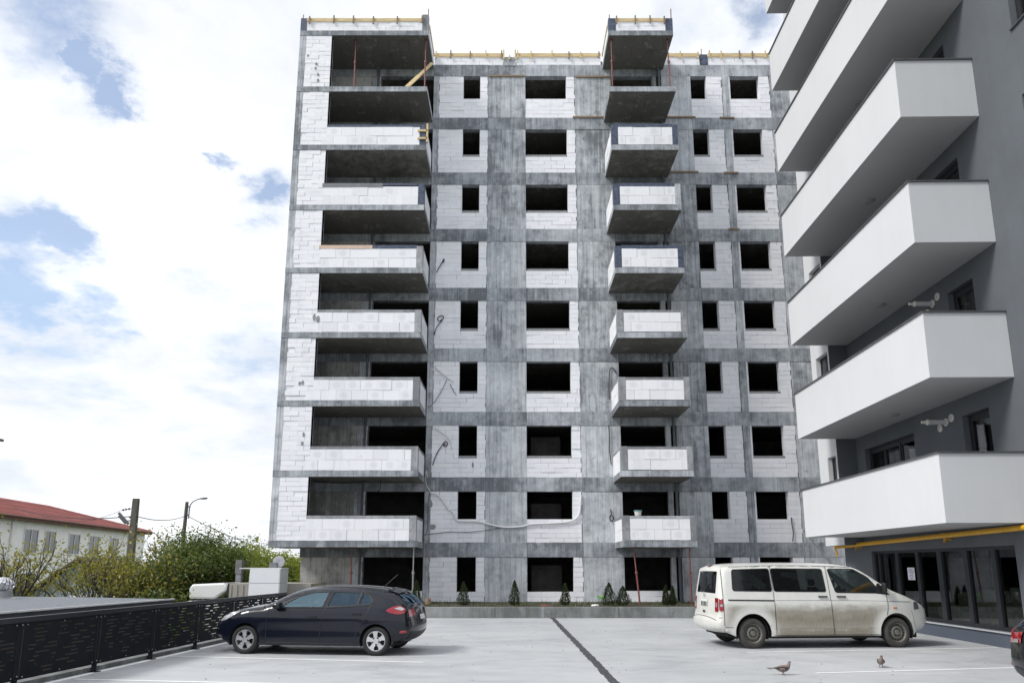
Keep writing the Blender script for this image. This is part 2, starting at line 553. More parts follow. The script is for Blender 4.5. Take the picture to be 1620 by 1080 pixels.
def courses(x0, x1, z0, z1, y, parent, hole=None, ch=0.2, bl=0.6, thick=0.34, mat=None, rank=0.0, axis="x", ragged=0.0, top_gap=0.0):
    """lay blocks in running bond on plane y (or x when axis='y'), leaving the hole (x0,x1,z0,z1) free"""
    rows = max(1, round((z1 - z0) / ch))
    h = (z1 - z0) / rows
    for r in range(rows):
        za, zb = z0 + r * h, z0 + (r + 1) * h
        spans = [(x0, x1)]
        if hole and za < hole[3] - .03 and zb > hole[2] + .03:
            spans = [(a, b) for a, b in ((x0, hole[0]), (hole[1], x1)) if b - a > .05]
        for a, b in spans:
            ph = (0.0 if r % 2 else 0.5) + R.uniform(-.12, .12)
            cuts = [a]
            c = a + bl * (ph if ph > .15 else 1.0)
            while c < b - .12:
                cuts.append(c)
                c += bl * R.uniform(.97, 1.03)
            cuts.append(b)
            for i in range(len(cuts) - 1):
                g = R.choice((.004, .004, .006, .010)) if R.random() < .86 else R.uniform(.010, .018)
                gz = R.choice((.004, .005, .007, .010)) if R.random() < .9 else R.uniform(.009, .014)
                p0, p1 = cuts[i] + (g if i else 0.0), cuts[i + 1]
                if thick > .3 and axis == "x" and y > D - .1:          # toothed ends where concrete was cast against the blocks
                    if i == 0 and a == x0 and not (hole and abs(a - hole[0]) < .25): p0 += R.uniform(0, .045)
                    if i == len(cuts) - 2 and b == x1: p1 -= R.uniform(0, .05)
                if p1 - p0 < .05: continue
                jx = R.uniform(-.006, .010) + (R.uniform(0, .02) if ragged and R.random() < ragged else 0)
                blocks.append((rank + (p1 - p0) * (zb - za), p0, p1, y + jx, thick, za + gz, zb, mat or m_block, parent, axis))


def infill(x0, x1, z0, z1, y, hole=None, rank=0.0, ragged=0.05, parts=B):
    """a mortar core with blocks laid round it"""
    m = MB()
    e = .035
    a, b, c, d = x0, x1, z0, z1
    ya, yb = y + .035, y + .31
    if hole:
        hx0, hx1, hz0, hz1 = hole
        if hx0 - a > .06: m.box(a, hx0 - e, ya, yb, c, d)
        if b - hx1 > .06: m.box(hx1 + e, b, ya, yb, c, d)
        if hz0 - c > .06: m.box(hx0 - e + .001 if hx0 - a > .06 else a, hx1 + e - .001 if b - hx1 > .06 else b, ya + .001, yb - .001, c, hz0 - e)
    else:
        m.box(a, b, ya, yb, c, d)
    w = obj("infill_wall", m, m_mort, parts, local=False)
    courses(x0, x1, z0, z1, y, w, hole, rank=rank, ragged=ragged)
    return w


for k in range(9):
    s = LV[k] if k else Z0
    top, bot = LV[k + 1], BOT[k]
    sl = s + .98 if k else .76
    # ---- beams on the facade plane
    segs = [(-9.0 if k == 0 else -9.38, -3.77), (-3.76, -1.15), (-1.14, .64), (.65, 3.02), (3.03, 4.75), (4.76, 7.18), (7.19, 8.6), (8.61, 12.41), (12.42, XR)]
    for a, b in segs:
        pr = R.uniform(-.012, .012)
        conc("beam", MB().box(a, b, D + pr - .004, D + .30, bot, top - .002), m_beam)
    # ---- shear walls and columns
    for a, b in ((-1.14, .64), (3.02, 4.75), (7.20, 8.60), (12.42, XR)):
        pr = R.uniform(-.006, .012)
        conc("shear_wall", MB().box(a, b, D + pr, D + .34, s, bot - .012))
    conc("shear_wall", MB().box(-8.94 if k == 0 else -9.38, -6.80, D + .012, D + .28, s, bot - .006), m_wallc)
    conc("column", MB().box(-6.79, -6.46, D + .03, D + .30, s, bot - .006))
    conc("column", MB().box(-3.76, -3.51, D - .006, D + .30, s, bot - .006))
    conc("column", MB().box(10.12, 10.42, D - .01, D + .30, s, bot - .006))
    conc("column", MB().box(6.75, 6.95, D + .02, D + .30, s, bot - .006))
    # ---- drain pipes standing in the recess beside the openings
    obj("drain_pipe", MB().tube([(-6.42, D - .09, s), (-6.42, D - .09, bot + .28), (-6.62, D - .3, bot + .5), (-6.75, D - 1.0, bot + .53)], .055, 8), m_pipegrey, B, local=False, smooth=True, angle=.7)
    obj("drain_pipe", MB().tube([(7.07, D - .07, s), (7.07, D - .07, bot + .26), (6.92, D - .3, bot + .48), (6.2, D - 1.1, bot + .5)], .055, 8), m_pipegrey, B, local=False, smooth=True, angle=.7)
    # ---- block infill with openings
    rk = .05 if k < 2 else 0
    infill(-3.51, -1.14, s, bot, D + .012, (-2.34, -1.53, sl, bot + .1), rk, .1)
    infill(.64, 3.02, s, bot, D + .012, (.64, 2.61, sl, bot + .1), rk, .1)
    infill(8.61, 10.11, s, bot, D + .012, (8.61, 9.36, sl, bot + .1), 0)
    infill(10.42, 12.41, s, bot, D + .012, (10.50, 11.90, sl, bot + .1), 0)
    infill(-6.46, -6.32, s, bot, D + .03)
    if k == 0:
        infill(-6.32, -3.77, s, .78, D + .03, None, .05)
        infill(4.76, 6.74, s, .78, D + .012, None, .05)
    # ---- slab and dark rooms behind
    conc("floor_slab", MB().box(XL + .2, XR, D + .305, BK, top - .2, top - .004), m_slab)
    rm = MB()
    for xx in (-3.64, -.6, 3.6, 8.0, 10.26):
        rm.box(xx - .08, xx + .08, D + .31, BK - .1, s, top - .2)
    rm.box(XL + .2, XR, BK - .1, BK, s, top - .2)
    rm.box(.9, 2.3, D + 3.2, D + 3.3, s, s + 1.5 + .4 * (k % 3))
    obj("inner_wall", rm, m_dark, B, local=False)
conc("floor_slab", MB().box(-8.9, XR, D + .305, BK, .2, Z0), m_slab)
# end walls
for k in range(9):
    s = LV[k] if k else Z0
    conc("shear_wall", MB().box(-9.60 if k else -8.93, -9.40 if k else -8.73, (YF + .32) if k else D + .29, BK, s, LV[k + 1] - .255))
    conc("shear_wall", MB().box(XR - .2, XR - .001, D + .31, BK, s, LV[k + 1] - .25))


def parapet_run(x0, x1, z0, z1, y, parent, rows, rank, axis="x", thick=.2):
    m = MB()
    if axis == "x": m.box(x0, x1, y + .03, y + thick - .02, z0, z1)
    else: m.box(y + .03, y + thick - .02, x0, x1, z0, z1)
    obj("mortar_core", m, m_mort, parent, local=False)
    courses(x0, x1, z0, z1, y, parent, None, (z1 - z0) / rows, .64, thick, m_pblock, rank, axis)


LX0, LX1 = -9.6, -3.79
RX0, RX1 = 4.38, 7.30
for k in range(1, 10):
    z = LV[k]
    st = z - .25
    # ================= left loggia
    L = obj("balcony", MB().box(LX0, LX1, YF, D - .013, st, z), m_slab, B, local=False)
    obj("slab_edge", MB().box(LX0, LX1, YF - .012, YF - .001, st + .004, z - .002), m_beam, L, local=False)
    obj("slab_edge", MB().box(LX1 + .001, LX1 + .010, YF, D - .02, st + .004, z - .002), m_beam, L, local=False)
    if k < 9:
        nxt = LV[k + 1] - .255
        conc("column", MB().box(-9.6, -9.31, YF + .002, YF + .30, z + .003, nxt))
        infill(-9.31, -8.16, z, nxt, YF + .006, None, .02 if k < 3 else .0, .12)
    pz = z + .86
    if k < 8:
        cop = m_navy if k >= 5 else m_post
        pst = m_navy if k in (6, 7) else m_post
        parapet_run(-8.16, -4.07, z, pz, YF + .004, L, 2, .5)
        obj("corner_post", MB().box(-4.06, LX1, YF - .004, YF + .24, z + .002, pz + .125), pst, L, local=False, bevel=.012)
        if k == 5:
            obj("coping", MB().box(-8.22, -5.95, YF - .012, YF + .22, pz, pz + .15), m_ply, L, local=False, label="bare plywood edge form")
            obj("coping", MB().box(-5.945, -4.065, YF - .006, YF + .22, pz, pz + .16), m_navy, L, local=False)
        elif k == 6:
            obj("coping", MB().box(-8.22, -5.6, YF - .008, YF + .22, pz - .03, pz + .15), m_post, L, local=False)
            obj("coping", MB().box(-5.595, -4.065, YF - .004, YF + .22, pz + .05, pz + .15), m_navy, L, local=False)
        else:
            obj("coping", MB().box(-8.16, -4.065, YF + .002, YF + .22, pz, pz + .12), cop, L, local=False, bevel=.01)
        # return side
        parapet_run(YF + .25, D - .30, z, pz, LX1 - .2, L, 2, .1, "y")
        obj("coping", MB().box(LX1 - .2, LX1 - .002, YF + .245, D - .01, pz, pz + .11), m_post, L, local=False)
        obj("corner_post", MB().box(LX1 - .2, LX1 - .004, D - .28, D - .012, z + .002, pz - .002), m_post, L, local=False)
    # ================= right balcony
    Rb = obj("balcony", MB().box(RX0, RX1, YF, D - .013, st, z), m_slab, B, local=False)
    obj("slab_edge", MB().box(RX0, RX1, YF - .012, YF - .001, st + .004, z - .002), m_beam, Rb, local=False)
    obj("slab_edge", MB().box(RX0 - .010, RX0 - .001, YF, D - .02, st + .004, z - .002), m_beam, Rb, local=False)
    if k < 8:
        cop = m_navy if k >= 5 else m_post
        pst = m_navy if k >= 5 else m_post
        parapet_run(RX0 + .29, RX1 - .25, z + .02, pz, YF + .004, Rb, 2, .5)
        obj("corner_post", MB().box(RX0, RX0 + .285, YF - .004, YF + .24, z + .002, pz + .125), pst, Rb, local=False, bevel=.012)
        obj("corner_post", MB().box(RX1 - .245, RX1, YF - .004, YF + .24, z + .002, pz + .125), pst if k != 6 else m_conc, Rb, local=False, bevel=.012)
        obj("coping", MB().box(RX0 + .287, RX1 - .247, YF, YF + .22, pz, pz + (.16 if k >= 5 else .11)), cop, Rb, local=False, bevel=.01)
        for xs in (RX0, RX1 - .2):
            parapet_run(YF + .25, D - .02, z, pz, xs, Rb, 2, .1, "y")
            obj("coping", MB().box(xs + .002, xs + .198, YF + .245, D - .012, pz, pz + .11), m_post, Rb, local=False)
    if k == 9:
        for bal, a, b, pw, pm in ((L, LX0, LX1, .28, m_navy), (Rb, RX0, RX1, .33, m_navy)):
            parapet_run(a + pw + .005, b - pw - .005, z, z + .47, YF + .004, bal, 2, .5)
            obj("corner_post", MB().box(a, a + pw, YF - .004, YF + .26, z - .22, z + .64), pm, bal, local=False)
            obj("corner_post", MB().box(b - pw, b, YF - .004, YF + .26, z - .12, z + .83 if bal is L else z + .64), m_post if bal is L else pm, bal, local=False)
            for xs in ((b - .2,) if bal is L else (a, b - .2)):
                parapet_run(YF + .28, D - .02, z, z + .47, xs, bal, 2, .1, "y")
            obj("formwork_board", MB().box(a + pw, b - pw, YF - .035, YF - .008, z + .47, z + .62), m_timber, bal, local=False)
            obj("formwork_board", MB().box(a + pw, b - pw, YF + .21, YF + .24, z + .47, z + .66), m_timber, bal, local=False)
            nn = 6 if bal is L else 4
            for i in range(nn):
                xx = a + pw + .12 + (b - a - 2 * pw - .24) * (i + R.uniform(-.15, .15)) / (nn - 1)
                obj("formwork_cleat", MB().box(xx - .03, xx + .03, YF - .085, YF - .037, z + .37 - R.uniform(0, .1), z + .68 + R.uniform(0, .06)), m_timber_d, bal, local=False)
            for xx, hh in ((a + .06, .9), (b - .04, 1.2)):
                obj("rebar", MB().tube([(xx, YF + .1, z + .5), (xx + .01, YF + .1, z + hh)], .022, 6), m_redsteel, bal, local=False)
            for xs in (a - .02, b + .02):
                obj("formwork_board", MB().box(xs - .014, xs + .014, YF + .3, D - .05, z + .40, z + .55), m_timber, bal, local=False)

# roof parapet on the facade plane with its yellow formwork
RP = obj("roof_parapet", MB().box(-3.7, XR, D + .30, D + .5, LV[9] - .004, LV[9] + .40), m_beam, B, local=False)
z = LV[9]
for a, b in ((-3.76, -.42), (.20, 4.30), (7.36, 9.1), (9.5, XR)):
    parapet_run(a, b, z, z + .44, D + .02, RP, 2, .2)
    obj("formwork_board", MB().box(a, b, D - .035, D - .008, z + .45, z + .62), m_timber, RP, local=False)
    obj("formwork_board", MB().box(a, b, D + .25, D + .28, z + .46, z + .68), m_timber, RP, local=False)
    nn = max(3, int((b - a) / .62))
    for i in range(nn):
        xx = a + .08 + (b - a - .16) * (i + R.uniform(-.2, .2) * (0 < i < nn - 1)) / (nn - 1)
        obj("formwork_cleat", MB().box(xx - .03, xx + .03, D - .085, D - .037, z + .36 - R.uniform(0, .1), z + .66 + R.uniform(0, .1)), R.choice((m_timber_d, m_timber)), RP, local=False)
obj("corner_post", MB().box(-.40, .18, D - .02, D + .27, z - .05, z + .42), m_conc, RP, local=False)
for xx in (-.40, -.12, .16):
    obj("formwork_cleat", MB().box(xx - .035, xx + .035, D - .09, D - .03, z + .25, z + .78 - .3 * (xx == -.12)), m_timber, RP, local=False)
obj("corner_post", MB().box(9.12, 9.48, D - .02, D + .27, z + .002, z + .56), m_navy, RP, local=False)
obj("rebar", MB().tube([(9.22, D + .1, z + .5), (9.24, D + .1, z + .95)], .02, 6), m_redsteel, RP, local=False)

# plywood left in place under some beams, offcuts at joints
for a, b, zz in ((-1.1, .62, BOT[8] - .02), (3.05, 4.72, BOT[8] - .06), (2.9, 4.4, LV[8] + .01), (7.2, 8.75, LV[8] + .01), (7.2, 8.75, LV[7] + .01), (9.9, 10.6, LV[8] - .03), (9.95, 10.62, LV[7] - .03), (10.0, 10.5, LV[6] - .03)):
    obj("formwork_board", MB().box(a, b, D - .05, D - .014, zz - .03, zz + .05), m_timber_d, B, local=False)
# timber clamps at the seventh floor corner
for zz in (.25, .62):
    obj("formwork_cleat", MB().box(-4.15, -3.72, YF - .06, YF - .012, LV[7] + zz, LV[7] + zz + .09), m_timber, B, local=False)
obj("formwork_cleat", MB().box(-3.77, -3.69, YF - .06, YF + .05, LV[7] + .1, LV[7] + 1.0), m_timber, B, local=False)

# ---- materialise the blocks: the 300 that show largest are objects, the rest one mesh
unit = MB().box(0, 1, 0, 1, 0, 1).mesh("block")
unit_p = unit.copy()
unit.materials.append(m_block)
unit_p.materials.append(m_pblock)
blocks.sort(key=lambda b: -b[0])
rest, rest_p = MB(), MB()
for i, (rk, a, b, y, th, za, zb, mat, par, axis) in enumerate(blocks):
    if i < 300:
        o = link("block", unit if mat is m_block else unit_p, None, par)
        base = Vector(B.location)
        if axis == "x":
            o.location = Vector((a, y, za))
            o.scale = (b - a, th, zb - za)
        else:
            o.location = Vector((y, a, za))
            o.scale = (th, b - a, zb - za)
        pp = par
        off = Vector((0, 0, 0))
        while pp is not None:
            off += Vector(pp.location)
            pp = pp.parent
        o.location = Vector(o.location) - off
    else:
        q = rest if mat is m_block else rest_p
        if axis == "x": q.box(a, b, y, y + th, za, zb)
        else: q.box(y, y + th, a, b, za, zb)
if rest_p.v:
    # blocks of both kinds share one mesh with two slots
    nb = len(rest.f)
    rest.add(rest_p.v, rest_p.f)
    me = rest.mesh("block")
    me.materials.append(m_block)
    me.materials.append(m_pblock)
    me.polygons.foreach_set("material_index", [0] * nb + [1] * (len(me.polygons) - nb))
else:
    me = rest.mesh("block")
o = obj("block", me, m_block, B, local=False, kind="stuff")
print("BLOCKS", len(blocks))
# ================================================================== FINISHED APARTMENT BUILDING ON THE RIGHT
m_grey = None


def render_mat(name, col, var=0.10, grain=70.0, bstr=0.5, drip=0.0):
    m, t = newmat(name)
    P = pos(t)
    n = t.noise(P, 0.5, 5.0, 0.6)
    g = t.noise(P, grain, 3.0, 0.7)
    st = t.noise(t.vmul(P, (4, 4, .25)), 1.0, 5.0, 0.6)
    f = t.math("ADD", t.math("MULTIPLY", n, 0.6), t.math("ADD", t.math("MULTIPLY", g, 0.25), t.math("MULTIPLY", st, 0.15 + drip)))
    c = t.mix(t.ramp(f, [(0.35, 0.0), (0.68, 1.0)]), tuple(x * (1 - var) for x in col), tuple(min(.9, x * (1 + var)) for x in col))
    finish(t, c, 0.9, g, bstr, 0.006, spec=0.25)
    return m


m_grey = render_mat("dark_grey_render", (0.122, 0.134, 0.150), 0.14, 26.0, 0.6)
m_white = render_mat("white_render", (0.615, 0.625, 0.645), 0.035, 60.0, 0.25, 0.10)
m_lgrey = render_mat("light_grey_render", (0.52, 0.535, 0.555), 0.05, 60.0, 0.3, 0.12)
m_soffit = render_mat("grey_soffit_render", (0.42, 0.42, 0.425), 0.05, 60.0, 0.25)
m_coping = plain("dark_coping_sheet", (0.10, 0.105, 0.11), 0.35, 0.2, 6, metal=0.3)
m_plinth = render_mat("blue_grey_plinth", (0.085, 0.10, 0.13), 0.15, 40.0, 0.4)
m_frame = plain("anthracite_frame", (0.018, 0.020, 0.026), 0.4, 0.15, 5)
m_sill = plain("pale_metal_sill", (0.55, 0.57, 0.60), 0.35, 0.1, 8, metal=0.3)
m_yellow = plain("yellow_gas_paint", (0.62, 0.33, 0.012), 0.42, 0.14, 7)
m_plastic = plain("white_plastic", (0.75, 0.74, 0.68), 0.45, 0.06, 9)
m_flue = plain("grey_flue_pipe", (0.58, 0.59, 0.61), 0.4, 0.12, 14)
m_lampglass = plain("opal_lamp_cover", (0.30, 0.30, 0.30), 0.4, 0.04, 4)


def glass_mat(name, tint, refl=0.10, rough=0.02, rcol=(0.95, 0.97, 1.0)):
    m, t = newmat(name)
    tr = t.n("ShaderNodeBsdfTransparent", None, Color=(*tint, 1))
    gl = t.n("ShaderNodeBsdfGlossy", None, Color=(*rcol, 1), Roughness=rough)
    ge = t.n("ShaderNodeNewGeometry").outputs
    co = t.math("ABSOLUTE", t.n("ShaderNodeVectorMath", {"operation": "DOT_PRODUCT"}, i0=ge["Normal"], i1=ge["Incoming"]).outputs["Value"])
    fr = t.math("MULTIPLY", t.math("POWER", t.math("SUBTRACT", 1.0, co, True), 5.0), 0.9)
    f = t.math("ADD", fr, 0.035 + refl * .3, True)
    mx = t.n("ShaderNodeMixShader", None, i0=f, i1=tr.outputs[0], i2=gl.outputs[0])
    t.n("ShaderNodeOutputMaterial", None, Surface=mx.outputs[0])
    return m


m_glass = glass_mat("window_glass", (0.50, 0.54, 0.53), 0.12)
m_shopglass = glass_mat("shop_glass", (0.55, 0.58, 0.56), 0.06)

RR = 0.02                                  # the wall turns this far off the depth axis
A = thing("apartment_building", "finished apartment building of dark grey render with stacked white balconies", "building", (11.05, 16.2, 0), -RR)
# local frame: X outwards is negative, Y runs along the wall away from the camera
def u2(y): return (y - 16.2)


SILLZ = [0.33]
BZ = [2.70 + 3.175 * k for k in range(7)]       # balcony undersides
PH = 1.49


def wall_panel(u0, u1, z0, z1, holes, depth, x=0.0):
    """outer face at x=x with rectangular openings and their reveals"""
    us = sorted({u0, u1, *[h[0] for h in holes], *[h[1] for h in holes]})
    zs = sorted({z0, z1, *[h[2] for h in holes], *[h[3] for h in holes]})
    m = MB()
    for i in range(len(us) - 1):
        for j in range(len(zs) - 1):
            cu, cz = (us[i] + us[i + 1]) / 2, (zs[j] + zs[j + 1]) / 2
            if any(h[0] < cu < h[1] and h[2] < cz < h[3] for h in holes): continue
            m.add([(x, us[i], zs[j]), (x, us[i + 1], zs[j]), (x, us[i + 1], zs[j + 1]), (x, us[i], zs[j + 1])], [(0, 3, 2, 1)])
    for a, b, c, d in holes:
        m.add([(x, a, c), (x, b, c), (x, b, d), (x, a, d), (x + depth, a, c), (x + depth, b, c), (x + depth, b, d), (x + depth, a, d)],
              [(0, 1, 5, 4), (1, 2, 6, 5), (2, 3, 7, 6), (3, 0, 4, 7)])
    return m


holes = []
wins = []                                   # (u0,u1,z0,z1,panes)
SHOP = (u2(16.95), u2(24.05), .36, 2.25)
holes.append(SHOP)
for k in range(0, 7):
    zt = BZ[k] + 2.72
    for a, b, n in ((17.25, 18.35, 1), (20.75, 23.85, 3), (13.35, 14.72, 1)):
        zb = zt - (2.35 if n == 3 else 1.9 if b > 16 else 1.55)
        if b < 16: zt2 = zt - .02
        h = (u2(a), u2(b), zb, zt)
        holes.append(h)
        wins.append((*h, n))
WT = BZ[6] + 3.2
obj("wall", wall_panel(u2(6.0), u2(26.05), .335, WT, holes, .22), m_grey, A)
core = MB()
core.box(.75, 8, u2(6.0), u2(26.0), 2.6, WT)
core.add([(0.0, u2(26.05), .335), (8, u2(26.05), .335), (8, u2(26.05), WT), (0, u2(26.05), WT)], [(0, 1, 2, 3)])
core.add([(0.0, u2(6.0), .335), (8, u2(6.0), .335), (8, u2(6.0), WT), (0, u2(6.0), WT)], [(0, 3, 2, 1)])
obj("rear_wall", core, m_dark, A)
obj("plinth", MB().box(-.006, .6, u2(6.0), u2(26.06), 0.001, .318), m_plinth, A)
obj("sill", MB().box(-.05, .22, u2(16.9), u2(24.1), .319, .352), m_sill, A)

# projecting white bay beyond the balconies
WX = -.62
bh = []
for k in range(7):
    bh.append((u2(24.60), u2(25.62), BZ[k] + 1.95 if k else 3.55 + .2, BZ[k] + 3.0))
bh[0] = (u2(24.62), u2(25.3), BZ[0] + 1.75, BZ[0] + 2.65)
obj("bay_wall", wall_panel(u2(24.5), u2(26.05), 2.46, WT, bh, .25, WX), m_white, A)
bs = MB()
bs.box(WX + .001, -.002, u2(24.5) - .012, u2(24.5) - .001, 2.461, WT)
obj("bay_wall", bs, m_grey, A)
bs = MB()
bs.box(WX + .002, -.002, u2(24.5), u2(26.04), 2.462, 2.50)
bs.box(WX + .24, -.002, u2(24.52), u2(26.04), 2.51, WT - .01)
obj("bay_floor", bs, m_dark, A)
for a, b, c, d in bh:
    w = obj("window", MB().box(WX + .15, WX + .19, a + .001, a + .07, c, d).box(WX + .15, WX + .19, b - .07, b - .001, c, d).box(WX + .15, WX + .19, a + .071, b - .071, d - .07, d - .001).box(WX + .15, WX + .19, a + .071, b - .071, c + .001, c + .07), m_frame, A)
    obj("pane", MB().box(WX + .165, WX + .172, a + .071, b - .071, c + .071, d - .071), m_glass, w)
    obj("sill", MB().box(WX - .03, WX + .15, a - .03, b + .03, c - .025, c - .002), m_coping, w)

# windows with frames, panes and curtains behind
for a, b, c, d, n in wins:
    fr = MB()
    x0, x1 = .15, .20
    fr.box(x0, x1, a + .001, a + .08, c + .001, d - .001)
    fr.box(x0, x1, b - .08, b - .001, c + .001, d - .001)
    fr.box(x0, x1, a + .081, b - .081, d - .10, d - .001)
    fr.box(x0, x1, a + .081, b - .081, c + .001, c + .08)
    w = obj("window", fr, m_frame, A)
    step = (b - a - .16) / n
    for i in range(n):
        p0, p1 = a + .08 + i * step, a + .08 + (i + 1) * step
        s = MB()
        ox = -.02 if i % 2 else .0
        s.box(x0 + ox - .01, x1 + ox - .008, p0 + .002, p0 + .07, c + .08, d - .10)
        s.box(x0 + ox - .01, x1 + ox - .008, p1 - .07, p1 - .002, c + .08, d - .10)
        s.box(x0 + ox - .009, x1 + ox - .009, p0 + .071, p1 - .071, d - .17, d - .101)
        s.box(x0 + ox - .009, x1 + ox - .009, p0 + .071, p1 - .071, c + .081, c + .15)
        obj("sash", s, m_frame, w)
        obj("pane", MB().box(x0 + .012, x0 + .02, p0 + .071, p1 - .071, c + .151, d - .171), m_glass, w)
    cu = MB()
    k = 0
    yy = a + .1
    while yy < b - .1:
        cu.box(.34 + .03 * (k % 2), .36 + .03 * (k % 2), yy, yy + .09, c, d)
        yy += .13 if k % 3 else .30
        k += 1
    obj("curtain", cu, plain("net_curtain", (0.30, 0.31, 0.31), .9, .15, 5) if "net_curtain" not in bpy.data.materials else bpy.data.materials["net_curtain"], w)
    if b < u2(16): obj("sill", MB().box(-.05, .15, a - .03, b + .03, c - .03, c - .002), m_coping, w)

# shop front: frame, six leaves and panes
a, b, c, d = SHOP
fr = MB()
fr.box(.10, .19, a + .001, b - .001, d - .075, d - .001)
fr.box(.10, .19, a + .001, b - .001, c + .001, c + .085)
sf = obj("shop_front", fr, m_frame, A)
cuts = [16.95, 17.93, 19.07, 20.30, 21.45, 22.62, 23.76, 24.05]
for i, y in enumerate(cuts):
    wd = .085 if 0 < i < 6 else .05
    if i == 3: wd = .11
    yy = max(a + wd + .002, min(b - wd - .002, u2(y)))
    obj("mullion", MB().box(.085, .195, yy - wd, yy + wd, c + .086, d - .076), m_frame, sf)
for i in range(len(cuts) - 1):
    obj("pane", MB().box(.14, .15, u2(cuts[i]) + .06, u2(cuts[i + 1]) - .06, c + .087, d - .077), m_shopglass, sf)
obj("shop_floor", MB().box(.23, 6, u2(16.0), u2(25.5), .30, .345), plain("shop_floor", (0.20, 0.19, 0.18), .5), A)
sh = MB()
sh.box(6.0, 6.1, u2(16.0), u2(25.5), .35, 2.59)
sh.box(.23, 6, u2(15.9), u2(16.0), .35, 2.59)
sh.box(.23, 6, u2(25.5), u2(25.6), .35, 2.59)
obj("inner_wall", sh, plain("shop_wall", (0.16, 0.15, 0.14), .85), A)
# furniture seen through the panes: upholstered benches and cushions stacked inside
m_uph = [plain("beige_upholstery", (0.34, 0.32, 0.25), .85, .12, 9), plain("pale_grey_upholstery", (0.44, 0.45, 0.45), .85, .1, 9), plain("olive_upholstery", (0.21, 0.20, 0.13), .85, .12, 9)]
AW = A.matrix_basis.copy()


def inA(x, y, z): return Matrix.Translation(A.location) @ Matrix.Rotation(-RR, 4, "Z") @ Vector((x, u2(y), z))


for lab, x, y, w, mat, h in (("pale grey sofa behind the glass left of the fourth mullion", .75, 19.7, 1.0, 1, .52), ("beige sofa stacked with cushions behind the middle pane", .8, 18.5, 1.0, 0, .6),
                             ("olive sofa behind the last full pane near the black car", .8, 17.4, .9, 2, .58), ("low beige sofa behind the pane beyond the van bonnet", .85, 20.9, 1.0, 0, .42)):
    p = inA(x, y, .346)
    so = thing("sofa", lab, "sofa", p, -RR, "sofas behind the shop glass")
    obj("seat", MB().box(-.35, .35, -w / 2, w / 2, .08, h * .62), m_uph[mat], so, bevel=.05)
    obj("backrest", MB().box(.20, .42, -w / 2 + .01, w / 2 - .01, h * .62, h + .35), m_uph[(mat + 1) % 3 if h > .55 else mat], so, bevel=.05)
    for s in (-1, 1):
        obj("armrest", MB().box(-.34, .3, s * (w / 2) - .07, s * (w / 2) + .07, .1, h * .85), m_uph[mat], so, bevel=.04)
    for i in range(2):
        obj("cushion", MB().box(-.28, .18, -w / 2 + .1 + i * (w / 2 - .08), -.06 + i * (w / 2 - .04), h * .63, h * .63 + .16), m_uph[(mat + i) % 3], so, bevel=.05)
    obj("leg", MB().box(-.3, -.24, -w / 2 + .05, -w / 2 + .11, 0, .1).box(-.3, -.24, w / 2 - .11, w / 2 - .05, 0, .1).box(.24, .3, -w / 2 + .05, -w / 2 + .11, 0, .1).box(.24, .3, w / 2 - .11, w / 2 - .05, 0, .1), m_frame, so)
# notice on the second pane from the far end: violet hand-lettered lines too small to read
m_paper = plain("notice_paper", (0.80, 0.80, 0.82), .6, .03)
m_violet = plain("violet_ink", (0.20, 0.06, 0.42), .6, .05)
nt_ = thing("paper_notice", "small white paper notice with violet lettering taped inside the shop glass", "notice", inA(.136, 21.95, 1.42), -RR)
obj("sheet", MB().box(0, .002, -.20, .20, 0, .34), m_paper, nt_)
tx = MB()
for i, w in enumerate((.20, .27, .22, .12, .18, .26, .16)):
    zz = .30 - i * .041
    yy = w / 2
    while yy > -w / 2:
        L = R.uniform(.012, .045)
        tx.box(-.0025, -.0008, yy - L, yy, zz - .022 * R.uniform(.6, 1), zz)
        yy -= L + .012
obj("lettering", tx, m_violet, nt_)

# balconies
for k in range(7):
    z0 = BZ[k]
    z1 = z0 + PH
    ua, ub, xo = u2(16.2), u2(24.48), -1.84
    t_ = .16
    bal = obj("balcony", MB().box(xo + .003, -.002, ua + .003, ub - .003, z0 - .002, z0 + .26), m_soffit, A)
    obj("front_panel", MB().box(xo, xo + t_, ua, ub, z0 + .001, z1), m_white, bal)
    for yy in (ua, ub - t_):
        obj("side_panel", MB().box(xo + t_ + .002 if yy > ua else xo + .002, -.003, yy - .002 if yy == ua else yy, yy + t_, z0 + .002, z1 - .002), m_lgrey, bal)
    cp = MB()
    cp.box(xo - .04, xo + t_ + .03, ua - .04, ub + .03, z1 + .001, z1 + .035)
    cp.box(xo + t_ + .031, -.004, ua - .04, ua + t_ + .03, z1 + .001, z1 + .035)
    cp.box(xo + t_ + .031, -.004, ub - t_ - .03, ub + .03, z1 + .001, z1 + .035)
    obj("coping", cp, m_coping, bal)
    if k:
        for yy in (20.45,):
            lp = MB()
            lp.lathe([(.17, -.001), (.17, -.02), (.15, -.035), (.10, -.045), (0.001, -.048)], (-.66 if k == 1 else -.72, u2(yy), z0 - .002), n=24)
            obj("soffit_lamp", lp, m_lampglass, bal, smooth=True, angle=.9)
